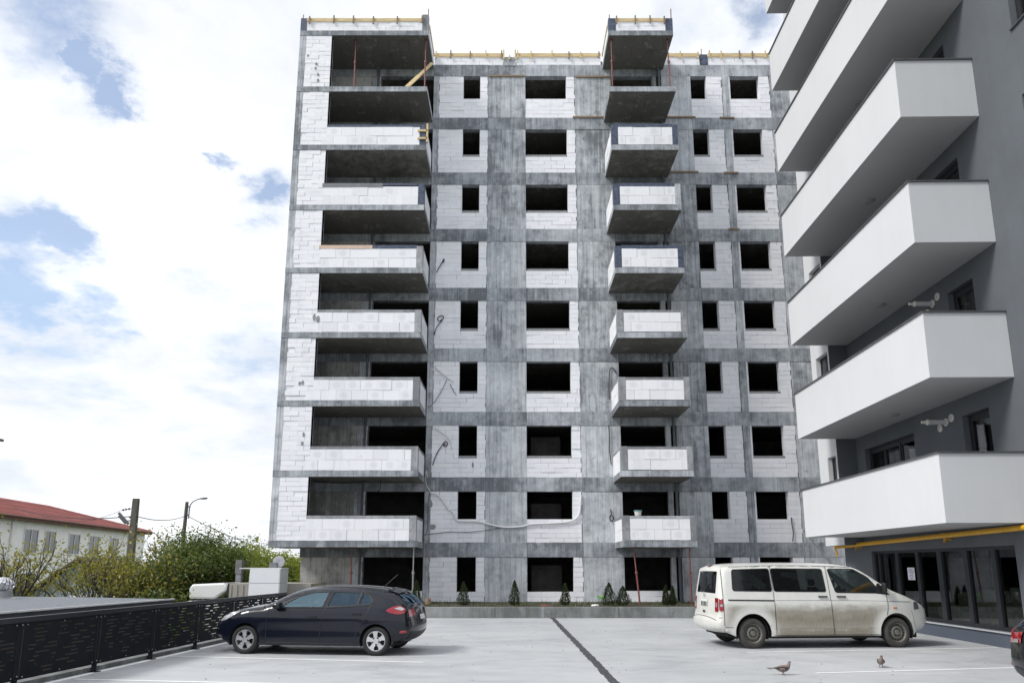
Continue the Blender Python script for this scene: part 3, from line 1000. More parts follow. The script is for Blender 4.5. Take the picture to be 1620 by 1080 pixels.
# boiler flues through the wall
for k in (0, 1):
    zz = BZ[k] + 2.70
    p = inA(-.002, 19.05, zz)
    fl = thing("boiler_flue", "grey boiler flue with white rings above the %s balcony" % ("lowest" if k == 0 else "second lowest"), "flue", p, -RR, "boiler flues on the grey wall")
    obj("pipe", MB().lathe([(.064, 0), (.064, -.46)], axis="x", n=16), m_flue, fl, smooth=True, angle=.7)
    obj("collar", MB().lathe([(.072, -.46), (.072, -.50), (.045, -.50), (.045, -.55)], axis="x", n=16), m_plastic, fl, smooth=True, angle=.7)
    obj("tip", MB().lathe([(.036, -.55), (.036, -.63)], axis="x", n=12), m_plastic, fl, smooth=True, angle=.7)
    for dy, dz in ((0, 0), (-.26, .06), (.30, -.10)) if k == 0 else ((0, 0), (-.26, .10), (.28, -.16)):
        obj("rosette", MB().lathe([(.062 if dy else .054, -.001), (.10, -.001), (.10, -.03), (.062 if dy else .054, -.03)], (0, dy, dz), "x", 22, False), m_plastic, fl, smooth=True, angle=.7)
        if dy: obj("vent_cover", MB().lathe([(.061, -.002), (.061, -.012), (0.001, -.012)], (0, dy, dz), "x", 18), m_flue, fl)
# yellow gas main under the lowest balcony
gp = thing("gas_pipe", "yellow gas pipe running along the grey wall under the lowest balcony", "pipe", inA(-.2, 16.2, 0), -RR)
obj("main", MB().tube([(0, u2(8), 2.66), (0, u2(16.3), 2.60), (0, u2(25.55), 2.46)], .062, 14), m_yellow, gp, smooth=True, angle=.8)
obj("sleeve", MB().tube([(0, u2(24.9), 2.468), (0, u2(26.25), 2.452)], .075, 14), m_yellow, gp, smooth=True, angle=.8)
obj("elbow", MB().tube([(0, u2(26.2), 2.45), (.02, u2(26.42), 2.43), (.1, u2(26.5), 2.3), (.12, u2(26.5), 2.12)], .03, 10), m_yellow, gp, smooth=True, angle=.9)
for y in (24.7, 19.4, 12.5):
    zc = 2.46 + (25.55 - y) * .0151
    br = MB()
    br.box(.0, .197, u2(y) - .03, u2(y) + .03, zc - .11, zc - .075)
    br.tube([(0, u2(y) - .035, zc), (0, u2(y) + .035, zc)], .072, 14)
    br.box(-.02, .02, u2(y) - .015, u2(y) + .015, zc - .17, zc - .112)
    obj("bracket", br, m_yellow, gp)
# grey strut slanting between the two buildings
p0, p1 = onY(1281, 850, 27.9), onY(1314, 890, 27.2)
st_ = MB().tube([p0 + (p0 - p1) * .3, p1 + (p1 - p0) * 2.2], .03, 8)
obj("slanting_pole", st_, m_pipegrey, label="thin grey pole slanting between the unfinished block and the finished building", cat="pole", smooth=True, angle=.8)
# ================================================================== FENCE
m_fence = plain("black_fence_paint", (0.008, 0.010, 0.014), 0.55, 0.2, 5, spec=.12)
m_rail = plain("black_rail_paint", (0.010, 0.012, 0.018), 0.35, 0.2, 5, spec=.6)
m_bolt = plain("zinc_bolt", (0.55, 0.55, 0.56), 0.35, 0.05, 9, metal=.8)
FD = Vector((0.06916, 0.9976, 0))
FA = math.atan2(-.06916, .9976)
F = thing("metal_fence", "black metal fence of slotted panels along the left edge of the parking deck", "fence", (fx(13.82), 13.82, 0), FA)
posts = [-8.0, -6.0, -4.0, -1.97, 0, 1.83, 3.68, 5.48, 7.28, 9.08]
rr = random.Random(5)
for i, p in enumerate(posts):
    po = obj("post", MB().box(-.03, .03, p - .032, p + .032, .012, .9715), m_fence, F)
    obj("base_plate", MB().box(-.07, .09, p - .07, p + .07, .0005, .012), m_fence, po)
    bo = MB()
    for zz in (.19, .93):
        bo.lathe([(.011, .031), (.011, .041)], (0, p, zz), "x", 8)
    obj("bolt", bo, m_bolt, po)
obj("top_rail", MB().box(-.03, .035, posts[0] - .03, posts[-1] + .03, .972, 1.045), m_rail, F)
for i in range(len(posts) - 1):
    a, b = posts[i] + .035, posts[i + 1] - .035
    fr = MB()
    fr.box(-.022, .022, a, b, .135, .175)
    fr.box(-.022, .022, a, b, .935, .965)
    obj("rail", fr, m_fence, F)
    # slotted sheet: solid strips alternating with rows of cut slots
    pm = MB()
    pa, pb = a + .025, b - .025
    xs0, xs1 = .024, .028
    z = .16
    pitch, sl = .0585, .019
    rows = 13
    for r in range(rows):
        pm.box(xs0, xs1, pa, pb, z, z + pitch - sl)
        z0 = z + pitch - sl
        u = pa
        pm.box(xs0, xs1, pa, pa + .07, z0, z0 + sl)
        u = pa + .07
        sparse = .35 if r < 3 else 1.0
        while u < pb - .12:
            solid = rr.uniform(.12, .46) / (sparse + .001)
            solid = min(solid, pb - u)
            if u > pa + .071: pm.box(xs0, xs1, u, min(u + solid, pb), z0, z0 + sl)
            else: pm.box(xs0, xs1, u, min(u + solid * .5, pb), z0, z0 + sl); solid *= .5
            u += solid
            u += rr.choice((.045, .13, .20, .26, .33, .22))
        if u < pb: pm.box(xs0, xs1, max(u, pa), pb, z0, z0 + sl)
        else: pm.box(xs0, xs1, pb - .05, pb, z0, z0 + sl)
        z += pitch
    pm.box(xs0, xs1, pa, pb, z, z + .022)
    obj("panel", pm, m_fence, F)
    bo = MB()
    for yy in (pa + .06, (pa + pb) / 2, pb - .06):
        for zz in (.172, z + .01):
            bo.lathe([(.010, xs1), (.010, xs1 + .008)], (0, yy, zz), "x", 8)
    obj("bolt", bo, m_bolt, F, kind="stuff")
kbv = MB().box(-.26, -.06, -10, 14.2, .0, .075)
ke = obj("deck_edge", kbv, m_kerb, kind="structure")
ke.location = F.location
ke.rotation_euler = (0, 0, FA)

# ================================================================== NEIGHBOURING LOW FLAT ROOF WITH A TURBINE VENT
m_felt = plain("grey_roof_felt", (0.165, 0.18, 0.20), 0.9, 0.35, 9.0, bump=.5)
m_trimw = plain("pale_roof_trim", (0.62, 0.62, 0.63), 0.5, 0.1, 6)
m_wallg = plain("brown_rendered_wall", (0.085, 0.07, 0.055), 0.9, 0.2, 1.5, spec=.1)
FR = thing("flat_roofed_building", "low flat roofed building with grey felt and pale edge trim beyond the fence", "building", (-13, 16, -2.6))
near = [(-11.0, 6.0), (-10.05, 15.37), (-9.45, 21.8), (-13.1, 23.3), (-30, 26.0), (-31, 6)]


def extr(poly, z0, z1):
    m = MB()
    n_ = len(poly)
    m.add([(x, y, z0) for x, y in poly] + [(x, y, z1) for x, y in poly], [tuple(range(n_ - 1, -1, -1)), tuple(range(n_, 2 * n_))] + [(i, (i + 1) % n_, (i + 1) % n_ + n_, i + n_) for i in range(n_)])
    return m


obj("wall", extr([(x * 1 - (.1 if x > -20 else -.1), y) for x, y in near], -2.59, .64), m_wallg, FR, local=False)
obj("fascia", extr([(x * 1.0008, y) for x, y in near], .66, .885), plain("dark_fascia", (0.04, 0.05, 0.06), .7, .3, 3), FR, local=False)
obj("roof", extr(near, .8855, .898), m_felt, FR, local=False)
tr_ = MB()
tr_.bar((-11.0, 6, .90), (-10.05, 15.37, .90), .07, .035)
tr_.bar((-10.05, 15.37, .90), (-9.45, 21.8, .90), .07, .035)
obj("trim", tr_, m_trimw, FR, local=False)
tv = thing("roof_vent", "silver turbine vent with a domed top standing on the grey flat roof", "vent", (-14.35, 21.9, .896))
obj("base", MB().lathe([(.36, 0), (.30, .03), (.27, .05), (.27, .22)], n=24), m_steel, tv, smooth=True, angle=.6)
m_shiny = plain("polished_vent_metal", (0.75, 0.75, 0.76), 0.18, 0.05, 9, metal=.9)
for k in range(18):
    a = 2 * pi * k / 18
    vv, ff = [], []
    for j in range(9):
        h = j / 8
        rad = .10 + .22 * sin(pi * (.12 + .80 * h)) ** .7
        for d in (0, .26):
            vv.append(((rad - .012 * (d > 0)) * cos(a + d + h * .5), (rad - .03 * (d > 0)) * sin(a + d + h * .5), .22 + .34 * h))
    for j in range(8): ff.append((2 * j, 2 * j + 1, 2 * j + 3, 2 * j + 2))
    obj("vane", MB().add(vv, ff), m_shiny, tv, smooth=True)
obj("cap", MB().lathe([(.15, .555), (.12, .585), (.001, .60)], n=20), m_shiny, tv, smooth=True)
obj("spindle", MB().lathe([(.09, .2), (.09, .56)], n=12), m_trim0 if "m_trim0" in globals() else m_pipegrey, tv)

# ================================================================== RED ROOFED HOUSE AND THE SHED IN FRONT OF IT
m_hwall = plain("cream_house_wall", (0.88, 0.885, 0.87), 0.85, 0.06, 1.2)


def tile_mat():
    m, t = newmat("red_roof_tiles")
    P = t.n("ShaderNodeTexCoord").outputs["Object"]
    n = t.noise(P, 1.1, 5.0, 0.65)
    x, y, z = t.sep(P)
    fr = t.math("FRACT", t.math("MULTIPLY", x, 2.6))
    rowl = t.math("LESS_THAN", fr, 0.22)
    c = t.mix(t.ramp(n, [(0.3, 0.0), (0.7, 1.0)]), (0.38, 0.145, 0.13), (0.54, 0.235, 0.21))
    c = t.mix(t.math("MULTIPLY", rowl, 0.5), c, (0.22, 0.085, 0.07))
    finish(t, c, 0.7, rowl, 0.4, 0.03)
    return m


m_tile = tile_mat()
m_winpale = plain("white_window_frame", (0.75, 0.76, 0.76), 0.5, 0.05, 6)
m_darkglass = plain("dark_pane", (0.05, 0.06, 0.065), 0.08, 0.2, 2, spec=.8)
m_eave = plain("brown_eave_board", (0.13, 0.06, 0.045), 0.7, 0.2, 4)
H = thing("house", "long cream house with a red tiled hip roof behind the trees", "house", (-33.05, 56, -2.6), math.atan(.1114))
y0h, y1h, wx = -24, 17.2, -11
obj("wall", MB().box(wx, 0, y0h, y1h, 0, 7.55), m_hwall, H)
ez, rz_ = 7.55, 9.35
rf = MB()
o_ = .45
e0, e1 = (-o_ + wx, y0h - o_), (o_, y1h + o_)
pv = [(o_, y0h - o_, ez), (o_, y1h + o_, ez), (wx - o_, y1h + o_, ez), (wx - o_, y0h - o_, ez), (wx / 2, y0h + 5.5, rz_), (wx / 2, y1h - 7.5, rz_)]
rf.add(pv, [(0, 1, 5, 4), (1, 2, 5), (2, 3, 4, 5), (3, 0, 4)])
rf.add([(x, y, z + .06) for x, y, z in pv[:4]], [])
obj("roof", rf, m_tile, H, fix=True)
ev = MB()
ev.box(o_ - .001, o_ + .06, y0h - o_, y1h + o_, ez - .22, ez - .005)
ev.box(.001, o_ - .002, y0h - o_ + .01, y1h + o_, ez - .20, ez - .03)
obj("eave", ev, m_eave, H)
rt = MB()
# raised tile battens following the slope: one joined part, too many to tell apart
slope = (rz_ - ez) / (o_ - wx / 2)
for i in range(26):
    x = o_ - .2 - i * .22
    if x < wx / 2 + .1: break
    z = ez + (o_ - x) * slope
    inset = (o_ - x) / (o_ - wx / 2)
    rt.bar((x, y0h - o_ + .1 + inset * 5.9, z + .02), (x, y1h + o_ - .1 - inset * 7.9, z + .02), .07, .05)
obj("tile_row", rt, m_tile, H, kind="stuff")
obj("ridge", MB().tube([(wx / 2, y0h + 5.5, rz_ + .03), (wx / 2, y1h - 7.5, rz_ + .03), (o_, y1h + o_, ez + .05)], .11, 8), m_tile, H)
for k, (yw, zw, hw, ww) in enumerate([(a_, b_ - .1, c_ * 1.18, d_ * 1.5) for a_, b_, c_, d_ in [(-13.2, 5.2, 1.5, 1.2), (-9.0, 5.25, 1.35, 1.3), (-4.0, 5.3, 1.45, 1.3), (-1.3, 5.3, 1.45, 1.1), (2.5, 5.3, 1.4, 1.3), (6.0, 5.3, 1.4, 1.3), (10, 5.3, 1.4, 1.3), (14, 5.3, 1.4, 1.3),
                                   (-13, 2.4, 1.5, 1.3), (-9, 2.4, 1.5, 1.3), (-4.1, 2.35, 1.5, 1.7), (.2, 2.4, 1.5, 1.3), (4, 2.4, 1.5, 1.3), (8, 2.4, 1.5, 1.3), (12, 2.4, 1.5, 1.3)]]):
    f_ = MB()
    for a, b in ((yw - ww / 2, yw - ww / 2 + .1), (yw - .05, yw + .05), (yw + ww / 2 - .1, yw + ww / 2)):
        f_.box(.002, .06, a + .02, b - .02, zw, zw + hw)
    f_.box(.003, .055, yw - ww / 2 + .1, yw + ww / 2 - .1, zw, zw + .1).box(.003, .055, yw - ww / 2 + .1, yw + ww / 2 - .1, zw + hw - .1, zw + hw)
    w = obj("window", f_, m_winpale, H)
    obj("pane", MB().box(.001, .02, yw - ww / 2 + .101, yw + ww / 2 - .101, zw + .101, zw + hw - .101), m_darkglass, w)
obj("gutter", MB().tube([(o_ + .1, y0h - o_, ez - .02), (o_ + .1, y1h + o_, ez - .02)], .07, 8), m_eave, H)
obj("downpipe", MB().tube([(.08, -6.6, 0), (.08, -6.6, ez - .3), (o_, -6.6, ez - .06)], .06, 8), m_winpale, H)

SH_ = thing("shed", "small grey blue shed with a dark gable roof between the bare trees", "shed", (-21.2, 38, -2.6))
m_board = plain("grey_blue_boards", (0.30, 0.36, 0.40), 0.75, 0.15, 3, stretch=(6, 1, .4))
m_shroof = plain("dark_shed_roof", (0.085, 0.07, 0.06), 0.85, 0.25, 3)
obj("wall", MB().prism([(-2.1, 0), (2.0, 0), (2.0, 3.3), (0, 4.62), (-2.1, 3.2)], 0, 4), m_board, SH_)
for xa, za, xb, zb in ((-2.5, 2.98, 0.0, 4.72), (0.0, 4.72, 2.4, 3.12)):
    obj("roof", MB().prism([(xa, za), (xb, zb), (xb, zb + .12), (xa, za + .12)], -.3, 4.2), m_shroof, SH_)
obj("window", MB().box(-.5, .5, -.03, -.002, 2.0, 3.0), m_winpale, SH_)
obj("pane", MB().box(-.42, .42, -.04, -.031, 2.08, 2.92), m_darkglass, SH_.children[-1])

# ================================================================== POLES, LAMPS AND WIRES
m_cpole = plain("weathered_concrete_pole", (0.105, 0.10, 0.085), 0.9, 0.25, 3, stretch=(3, 3, .5))
m_lampbody = plain("grey_lamp_housing", (0.16, 0.17, 0.18), 0.5, 0.15, 6)
UP = thing("utility_pole", "thick concrete utility pole with a lamp on a short bracket", "pole", (-18.28, 37, -2.6))
obj("pole", MB().add([(-.17, -.16, 0), (.17, -.16, 0), (.17, .16, 0), (-.17, .16, 0), (-.125, -.12, 7.62), (.125, -.12, 7.62), (.125, .12, 7.62), (-.125, .12, 7.62)], [(0, 1, 5, 4), (1, 2, 6, 5), (2, 3, 7, 6), (3, 0, 4, 7), (4, 5, 6, 7)]), m_cpole, UP)
obj("bracket", MB().tube([(-.16, 0, 6.55), (-.30, 0, 6.55), (-.42, -.1, 6.48)], .03, 8), m_lampbody, UP)
lh = MB()
lh.bar((-.20, -.1, 6.38), (-.66, -.25, 6.92), .22, .12)
lh.bar((-.30, -.13, 6.42), (-.62, -.24, 6.80), .17, .16)
obj("lamp_head", lh, m_lampbody, UP, bevel=.03)
for zz, xx in ((7.12, -.3), (7.10, -.45), (7.07, -.58), (6.72, -.22)):
    obj("insulator", MB().lathe([(.03, 0), (.05, .02), (.05, .08), (.025, .10)], (xx, 0, zz - .05), n=10), m_lampbody, UP)
obj("crossarm", MB().tube([(-.165, 0, 7.14), (-.62, -.02, 7.06)], .018, 6), m_lampbody, UP)
SL = thing("street_lamp", "slim street lamp with a curved arm rising above the dense green tree", "street lamp", (-23.6, 55, -2.6))
obj("pole", MB().tube([(0, 0, 0), (0.05, 0, 5), (.12, 0, 8.95)], [.17, .15, .115], 12), m_cpole, SL, smooth=True, angle=.8)
obj("arm", MB().tube([(.32, 0, 7.75), (.33, 0, 8.4), (.37, 0, 8.72), (.52, 0, 8.95), (.80, 0, 9.10), (1.05, 0, 9.18)], .045, 8), m_lampbody, SL, smooth=True, angle=.8)
obj("clamp", MB().box(.1, .36, -.05, .05, 8.55, 8.65).box(.08, .36, -.05, .05, 7.95, 8.05), m_lampbody, SL)
hd = MB()
hd.lathe([(.02, 0), (.09, .05), (.14, .3), (.12, .52), (.03, .60)], (0, 0, 0), "x", 14)
o = obj("lamp_head", hd, m_lampbody, SL, smooth=True)
o.location = (1.0, 0, 9.18)
o.rotation_euler = (0, -.06, 0)
o.scale = (1, 1, .62)
ES = thing("street_lamp", "dark street lamp head poking in at the left edge of the sky", "street lamp", (-11.58, 15, -1.3 + 2.2))
obj("pole", MB().tube([(0, 0, 0.0), (0, 0, 2.6), (.1, 0, 3.1), (.6, 0, 3.38), (1.0, 0, 3.42)], [.07, .06, .05, .04, .035], 10), m_lampbody, ES, smooth=True, angle=.8)
lh = MB()
lh.bar((.9, 0, 3.43), (1.36, 0, 3.37), .16, .055)
lh.bar((.95, 0, 3.36), (1.24, 0, 3.31), .12, .06)
obj("lamp_head", lh, m_lampbody, ES, bevel=.015)


def sagged(a, b, sag, n=14):
    a, b = Vector(a), Vector(b)
    return [a.lerp(b, i / n) - Vector((0, 0, sag * 4 * (i / n) * (1 - i / n))) for i in range(n + 1)]


for lab, a, b, sg, r_ in (("thick black overhead cable running from the house roof to the utility pole", (-34.0, 52, 5.7), (-18.42, 36.9, 4.15), .35, .022),
                          ("black overhead cable stretched between the utility pole and the slim street lamp", (-18.1, 36.9, 4.15), (-23.5, 55, 5.35), .25, .022),
                          ("black overhead cable sloping down from the slim street lamp towards the bushes", (-23.3, 55, 5.3), (-19.5, 62, 3.0), .15, .025),
                          ("thin overhead wire leaving the insulators at the top of the utility pole", (-18.85, 37, 4.5), (-27, 44, 4.6), .45, .010)):
    tag(obj("overhead_cable", MB().tube(sagged(a, b, sg), r_, 6), m_wire), lab, "cable", "overhead cables left of the unfinished block")

# ================================================================== WHITE KIOSK, CHIMNEY, LORRY, SHELTER
m_panelw = plain("white_cladding", (0.74, 0.76, 0.80), 0.4, 0.03, 3)
m_panelg = plain("pale_side_cladding", (0.52, 0.55, 0.56), 0.45, 0.04, 3)
K = thing("kiosk", "white panelled kiosk with a horizontal joint beside the lorry", "kiosk", (-9.0, 28.5, -2.6))
ka, kb_ = -9.47, -8.41
for za, zb in ((-2.59, .12), (.135, 1.19), (1.205, 1.70)):
    obj("front_panel", MB().box(ka, kb_, 28.0, 28.04, za, zb), m_panelw, K, local=False)
    obj("side_panel", MB().box(kb_ + .001, kb_ + .04, 28.0, 29.0, za, zb), m_panelg, K, local=False)
obj("core", MB().box(ka, kb_, 28.041, 29.0, -2.59, 1.695), m_panelg, K, local=False)
obj("roof_edge", MB().box(ka - .42, kb_ + .05, 27.99 + .1, 29.0, 1.702, 1.74), m_trimw, K, local=False)
obj("side_wing", MB().box(ka - .22, ka - .002, 28.6, 29.0, -2.59, 1.55), m_panelg, K, local=False)
SD = thing("satellite_dish", "pale satellite dish with its grey box on top of the white kiosk", "satellite dish", (-8.70, 28.4, 1.74))
dl = MB()
dl.lathe([(.001, .05), (.10, .042), (.18, .02), (.21, 0), (.20, -.005), (.001, .035)], (0, 0, 0), "y", 24, False)
o = obj("dish", dl, plain("dish_grey", (0.55, 0.56, 0.60), .45, .05, 6), SD, smooth=True, angle=1.2)
o.location = (.12, .05, .22)
o.rotation_euler = (0, 0, .35)
obj("box", MB().box(-.18, .10, -.12, .04, 0.0, .19), m_lampbody, SD, bevel=.01)
obj("mast", MB().tube([(.12, .14, -.0), (.12, .1, .24)], .02, 8), m_steel, SD)
CH = thing("chimney", "slim grey chimney standing between the dense tree and the white kiosk", "chimney", (-11.1, 31.5, -2.6))
obj("shaft", MB().box(-.08, .13, -.12, .12, 0, 4.1), plain("chimney_grey", (0.22, 0.225, 0.25), .85, .2, 3), CH)
obj("cap", MB().box(-.11, .15, -.15, .15, 4.101, 4.65), plain("chimney_cap_grey", (0.16, 0.155, 0.16), .85, .2, 3), CH)

LO = thing("lorry", "white lorry cab with a roof deflector and ribbed grey box seen over the fence", "lorry", (-11.2, 30, -2.6))
m_lorry = plain("white_lorry_paint", (0.74, 0.75, 0.74), 0.3, 0.03, 3, coat=.5)
m_ribs = plain("ribbed_grey_box", (0.33, 0.31, 0.28), 0.6, 0.12, 6, stretch=(8, 1, .3))
cab = MB().prism([(-13.05, -2.0), (-13.05, -.35), (-12.55, .53), (-11.1, .55), (-11.1, -2.0)], 29.2, 31.3)
obj("cab", cab, m_lorry, LO, local=False, bevel=.08)
obj("side_window", MB().prism([(-12.85, -.4), (-12.47, .40), (-11.8, .40), (-11.8, -.4)], 29.18, 29.195), m_darkglass, LO, local=False)
obj("windscreen", MB().add([(-13.06, 29.35, -.28), (-13.06, 31.15, -.28), (-12.60, 31.1, .46), (-12.60, 29.4, .46)], [(0, 1, 2, 3)]), m_darkglass, LO, local=False)
df = MB().prism([(-12.50, .60), (-12.53, .95), (-12.44, 1.13), (-11.2, 1.18), (-11.08, 1.05), (-11.1, .88), (-11.55, .60)], 29.3, 31.2)
obj("roof_deflector", df, m_lorry, LO, local=False, bevel=.07)
obj("edge_seal", MB().prism([(-11.10, .70), (-11.08, 1.17), (-10.98, 1.15), (-10.98, .70)], 29.32, 31.2), m_trimk if "m_trimk" in globals() else m_wire, LO, local=False)
obj("cargo_box", MB().box(-10.95, -7.9, 29.15, 31.5, -1.5, 1.16), m_ribs, LO, local=False)
for i in range(6):
    obj("rib", MB().box(-10.9 + i * .22, -10.86 + i * .22, 29.12, 29.149, -1.45, 1.12), m_ribs, LO, local=False)
gv = MB()
for i in range(5): gv.box(-12.62 + i * .16, -12.52 + i * .16, 29.17, 29.199, .40, .50)
obj("marker_lamp", gv, m_wire, LO, local=False)
for xw in (-12.3, -9.6, -8.6):
    for yw in (29.2, 31.0):
        obj("wheel", MB().lathe([(.28, 0), (.48, .02), (.5, .06), (.5, .24), (.48, .28), (.28, .28)], (xw, yw, -2.1), "y", 20), m_wire, LO, local=False)
for ch in LO.children: ch.location.x += .36
YS = thing("shelter", "flat pale yellow shelter roof just right of the white kiosk", "shelter", (-8.3, 31, -2.6))
obj("roof", MB().box(-8.75, -6.9, 30.2, 32.0, .72, .90), plain("pale_yellow_sheet", (0.66, 0.52, 0.22), .6, .08, 3), YS, local=False, bevel=.03)
for xx in (-8.6, -7.1):
    for yy in (30.4, 31.8): obj("post", MB().box(xx - .05, xx + .05, yy - .05, yy + .05, -2.6, .719), m_steel, YS, local=False)

# ================================================================== TREES AND SHRUBS
def leaf_mat(name, a, b, trans=0.45):
    m, t = newmat(name)
    ri = t.n("ShaderNodeNewGeometry").outputs["Random Per Island"]
    P = pos(t)
    n = t.noise(P, 1.6, 3.0, 0.6)
    f = t.math("ADD", t.math("MULTIPLY", ri, 0.7), t.math("MULTIPLY", n, 0.3))
    c = t.mix(t.ramp(f, [(0.15, 0.0), (0.85, 1.0)]), a, b)
    d = t.n("ShaderNodeBsdfDiffuse", None, Color=c)
    tr = t.n("ShaderNodeBsdfTranslucent", None, Color=t.mix(0.35, c, (0.30, 0.36, 0.03)))
    g = t.n("ShaderNodeBsdfGlossy", None, Color=(1, 1, 1, 1), Roughness=0.45)
    mx = t.n("ShaderNodeMixShader", None, i0=trans, i1=d.outputs[0], i2=tr.outputs[0])
    m2 = t.n("ShaderNodeMixShader", None, i0=0.04, i1=mx.outputs[0], i2=g.outputs[0])
    t.n("ShaderNodeOutputMaterial", None, Surface=m2.outputs[0])
    return m


lf_dark = leaf_mat("dark_green_leaves", (0.022, 0.048, 0.012), (0.125, 0.175, 0.03), .4)
lf_mid = leaf_mat("fresh_green_leaves", (0.08, 0.115, 0.016), (0.23, 0.27, 0.035), .5)
lf_spring = leaf_mat("spring_maple_leaves", (0.16, 0.15, 0.025), (0.33, 0.27, 0.05), .55)
lf_con = leaf_mat("thuja_needles", (0.010, 0.020, 0.009), (0.035, 0.06, 0.018), .2)
lf_bush = leaf_mat("yellow_green_leaves", (0.17, 0.21, 0.014), (0.33, 0.36, 0.03), .55)
m_bark = plain("dark_bark", (0.045, 0.036, 0.028), 0.95, 0.35, 6, stretch=(4, 4, .6), bump=.4)


def leaves(mb, c, rad, n, size, rn, flat=0.85):
    for _ in range(n):
        d = Vector((rn.gauss(0, 1), rn.gauss(0, 1), rn.gauss(0, 1))).normalized() * rad * rn.random() ** .5
        d.z *= flat
        p = c + d
        nrm = Vector((rn.gauss(0, 1), rn.gauss(0, 1), rn.gauss(.6, 1))).normalized()
        u = nrm.orthogonal().normalized()
        u = Matrix.Rotation(rn.uniform(0, 6.28), 3, nrm) @ u
        w = nrm.cross(u)
        s = size * rn.uniform(.6, 1.35)
        b = len(mb.v)
        mb.v += [tuple(p - u * s), tuple(p - w * s * .45 + u * s * .1), tuple(p + u * s), tuple(p + w * s * .45 + u * s * .1)]
        mb.f.append((b, b + 1, b + 2, b + 3))


def tree(name, label, cat, loc, h, spread, mat, n_leaf, leaf, seed, stems=1, first=.3, group=None, clump=.55, levels=3, r0=.11, up=.75):
    rn = random.Random(seed)
    T = thing(name, label, cat, loc, 0, group)
    wood, crown = MB(), MB()
    tips = []

    def grow(p, d, L, r, lev):
        q = [p]
        cur = p.copy()
        dd = d.copy()
        k = 4
        for i in range(k):
            dd = (dd + Vector((rn.gauss(0, .13), rn.gauss(0, .13), rn.gauss(.03, .08)))).normalized()
            cur = cur + dd * L / k
            q.append(cur.copy())
        wood.tube(q, [r * (1 - .16 * i) for i in range(k + 1)], 6 if lev else 8, False)
        if lev >= levels:
            tips.append((q[-1], 1.0))
            tips.append((q[2], .7))
            return
        nb = rn.choice((2, 3, 3)) if lev else rn.choice((4, 5))
        for b in range(nb):
            a = rn.uniform(0, 2 * pi)
            tilt = rn.uniform(.35, .95) * spread
            base = q[-1] if b == 0 else q[rn.randint(2, k)]
            nd = (dd * up + Vector((cos(a) * tilt, sin(a) * tilt, rn.uniform(.0, .4)))).normalized()
            grow(base, nd, L * rn.uniform(.58, .85), r * .55, lev + 1)
    for s in range(stems):
        a = rn.uniform(0, 6.28)
        tilt = 0.05 if stems == 1 else rn.uniform(.1, .42)
        grow(Vector((cos(a) * .12 * (stems > 1), sin(a) * .12 * (stems > 1), 0)), Vector((cos(a) * tilt, sin(a) * tilt, 1)).normalized(), h * first, r0 / sqrt(stems), 0)
    top = max(t[0].z for t in tips)
    sc = h / (top + clump * .6)
    wood.v = [(x * sc, y * sc, z * sc) for x, y, z in wood.v]
    per = max(4, n_leaf // len(tips))
    for p, k in tips:
        leaves(crown, p * sc, clump * rn.uniform(.6, 1.25), int(per * k * rn.uniform(.5, 1.5)), leaf, rn)
    obj("trunk", wood, m_bark, T, smooth=True)
    obj("crown", crown, mat, T)
    return T


G = "trees left of the unfinished block"
zb = -2.6
tree("maple_tree", "thin spring maple in front of the cream house near the left picture edge", "tree", (-17.9, 27.5, zb), 5.9, .8, lf_spring, 850, .07, 3, 1, .36, G, .6, 3, .13)
tree("maple_tree", "sparse spring maple with several stems before the shed gable", "tree", (-16.6, 29.5, zb), 5.6, .85, lf_spring, 1150, .07, 8, 3, .40, G, .6, 3, .14)
tree("maple_tree", "reddish spring maple standing right under the utility pole", "tree", (-14.9, 30.5, zb), 6.0, .95, lf_spring, 3200, .075, 13, 3, .40, G, .65, 3, .13)
tree("maple_tree", "spring maple cut by the left picture edge before the cream house", "tree", (-19.9, 28.5, zb), 6.5, .75, lf_spring, 900, .07, 21, 2, .42, G, .6, 3, .14)
tree("leafy_tree", "dense dark green tree behind the lorry cab", "tree", (-13.1, 34.5, zb), 6.2, 1.1, lf_dark, 40000, .062, 5, 2, .34, G, .85, 3, .14)
tree("leafy_tree", "dark green tree left of the lorry below the utility pole", "tree", (-15.3, 33.5, zb), 5.5, 1.2, lf_dark, 30000, .062, 17, 3, .30, G, .80, 3, .14)
tree("leafy_tree", "brighter green tree between the dense dark tree and the chimney", "tree", (-12.3, 36.5, zb), 5.9, 1.1, lf_mid, 26000, .066, 29, 3, .30, G, .8, 3, .13)
for i, (x, y, hh, lab) in enumerate(((-19.3, 55, 6.4, "yellow green tree behind the kiosk nearest the chimney"), (-17.3, 54, 5.9, "yellow green tree behind the satellite dish"), (-15.2, 56, 5.9, "yellow green tree touching the corner of the unfinished block"), (-13.1, 55, 5.7, "yellow green tree half hidden by the unfinished block"), (-21.3, 57, 6.3, "yellow green tree behind the dense dark tree"))):
    tree("leafy_tree", lab, "tree", (x, y, zb), hh, 1.2, lf_mid if i % 2 else lf_bush, 11000, .13, 40 + i, 4, .28, G, 1.0, 3, .12)
for i, (x, y, hh, mt, lab) in enumerate(((-10.1, 33, 3.6, lf_bush, "bright yellow green bush between the kiosk and the concrete wall"), (-20.2, 26.5, 3.5, lf_bush, "yellow green bush behind the roof vent"),
                                         (-17.3, 27.0, 3.35, lf_mid, "low green bush right of the roof vent"), (-15.9, 27.6, 3.1, lf_mid, "low green bush behind the grey flat roof before the shed"), (-13.9, 27.6, 3.6, lf_dark, "dark bush behind the right half of the grey flat roof"),
                                         (-12.7, 28.2, 3.9, lf_dark, "dark bush in front of the lorry cab"))):
    tree("bush", lab, "bush", (x, y, zb), hh, 1.3, mt, 6000, .065, 60 + i, 4, .28, "bushes beyond the fence", .55, 2, .06)

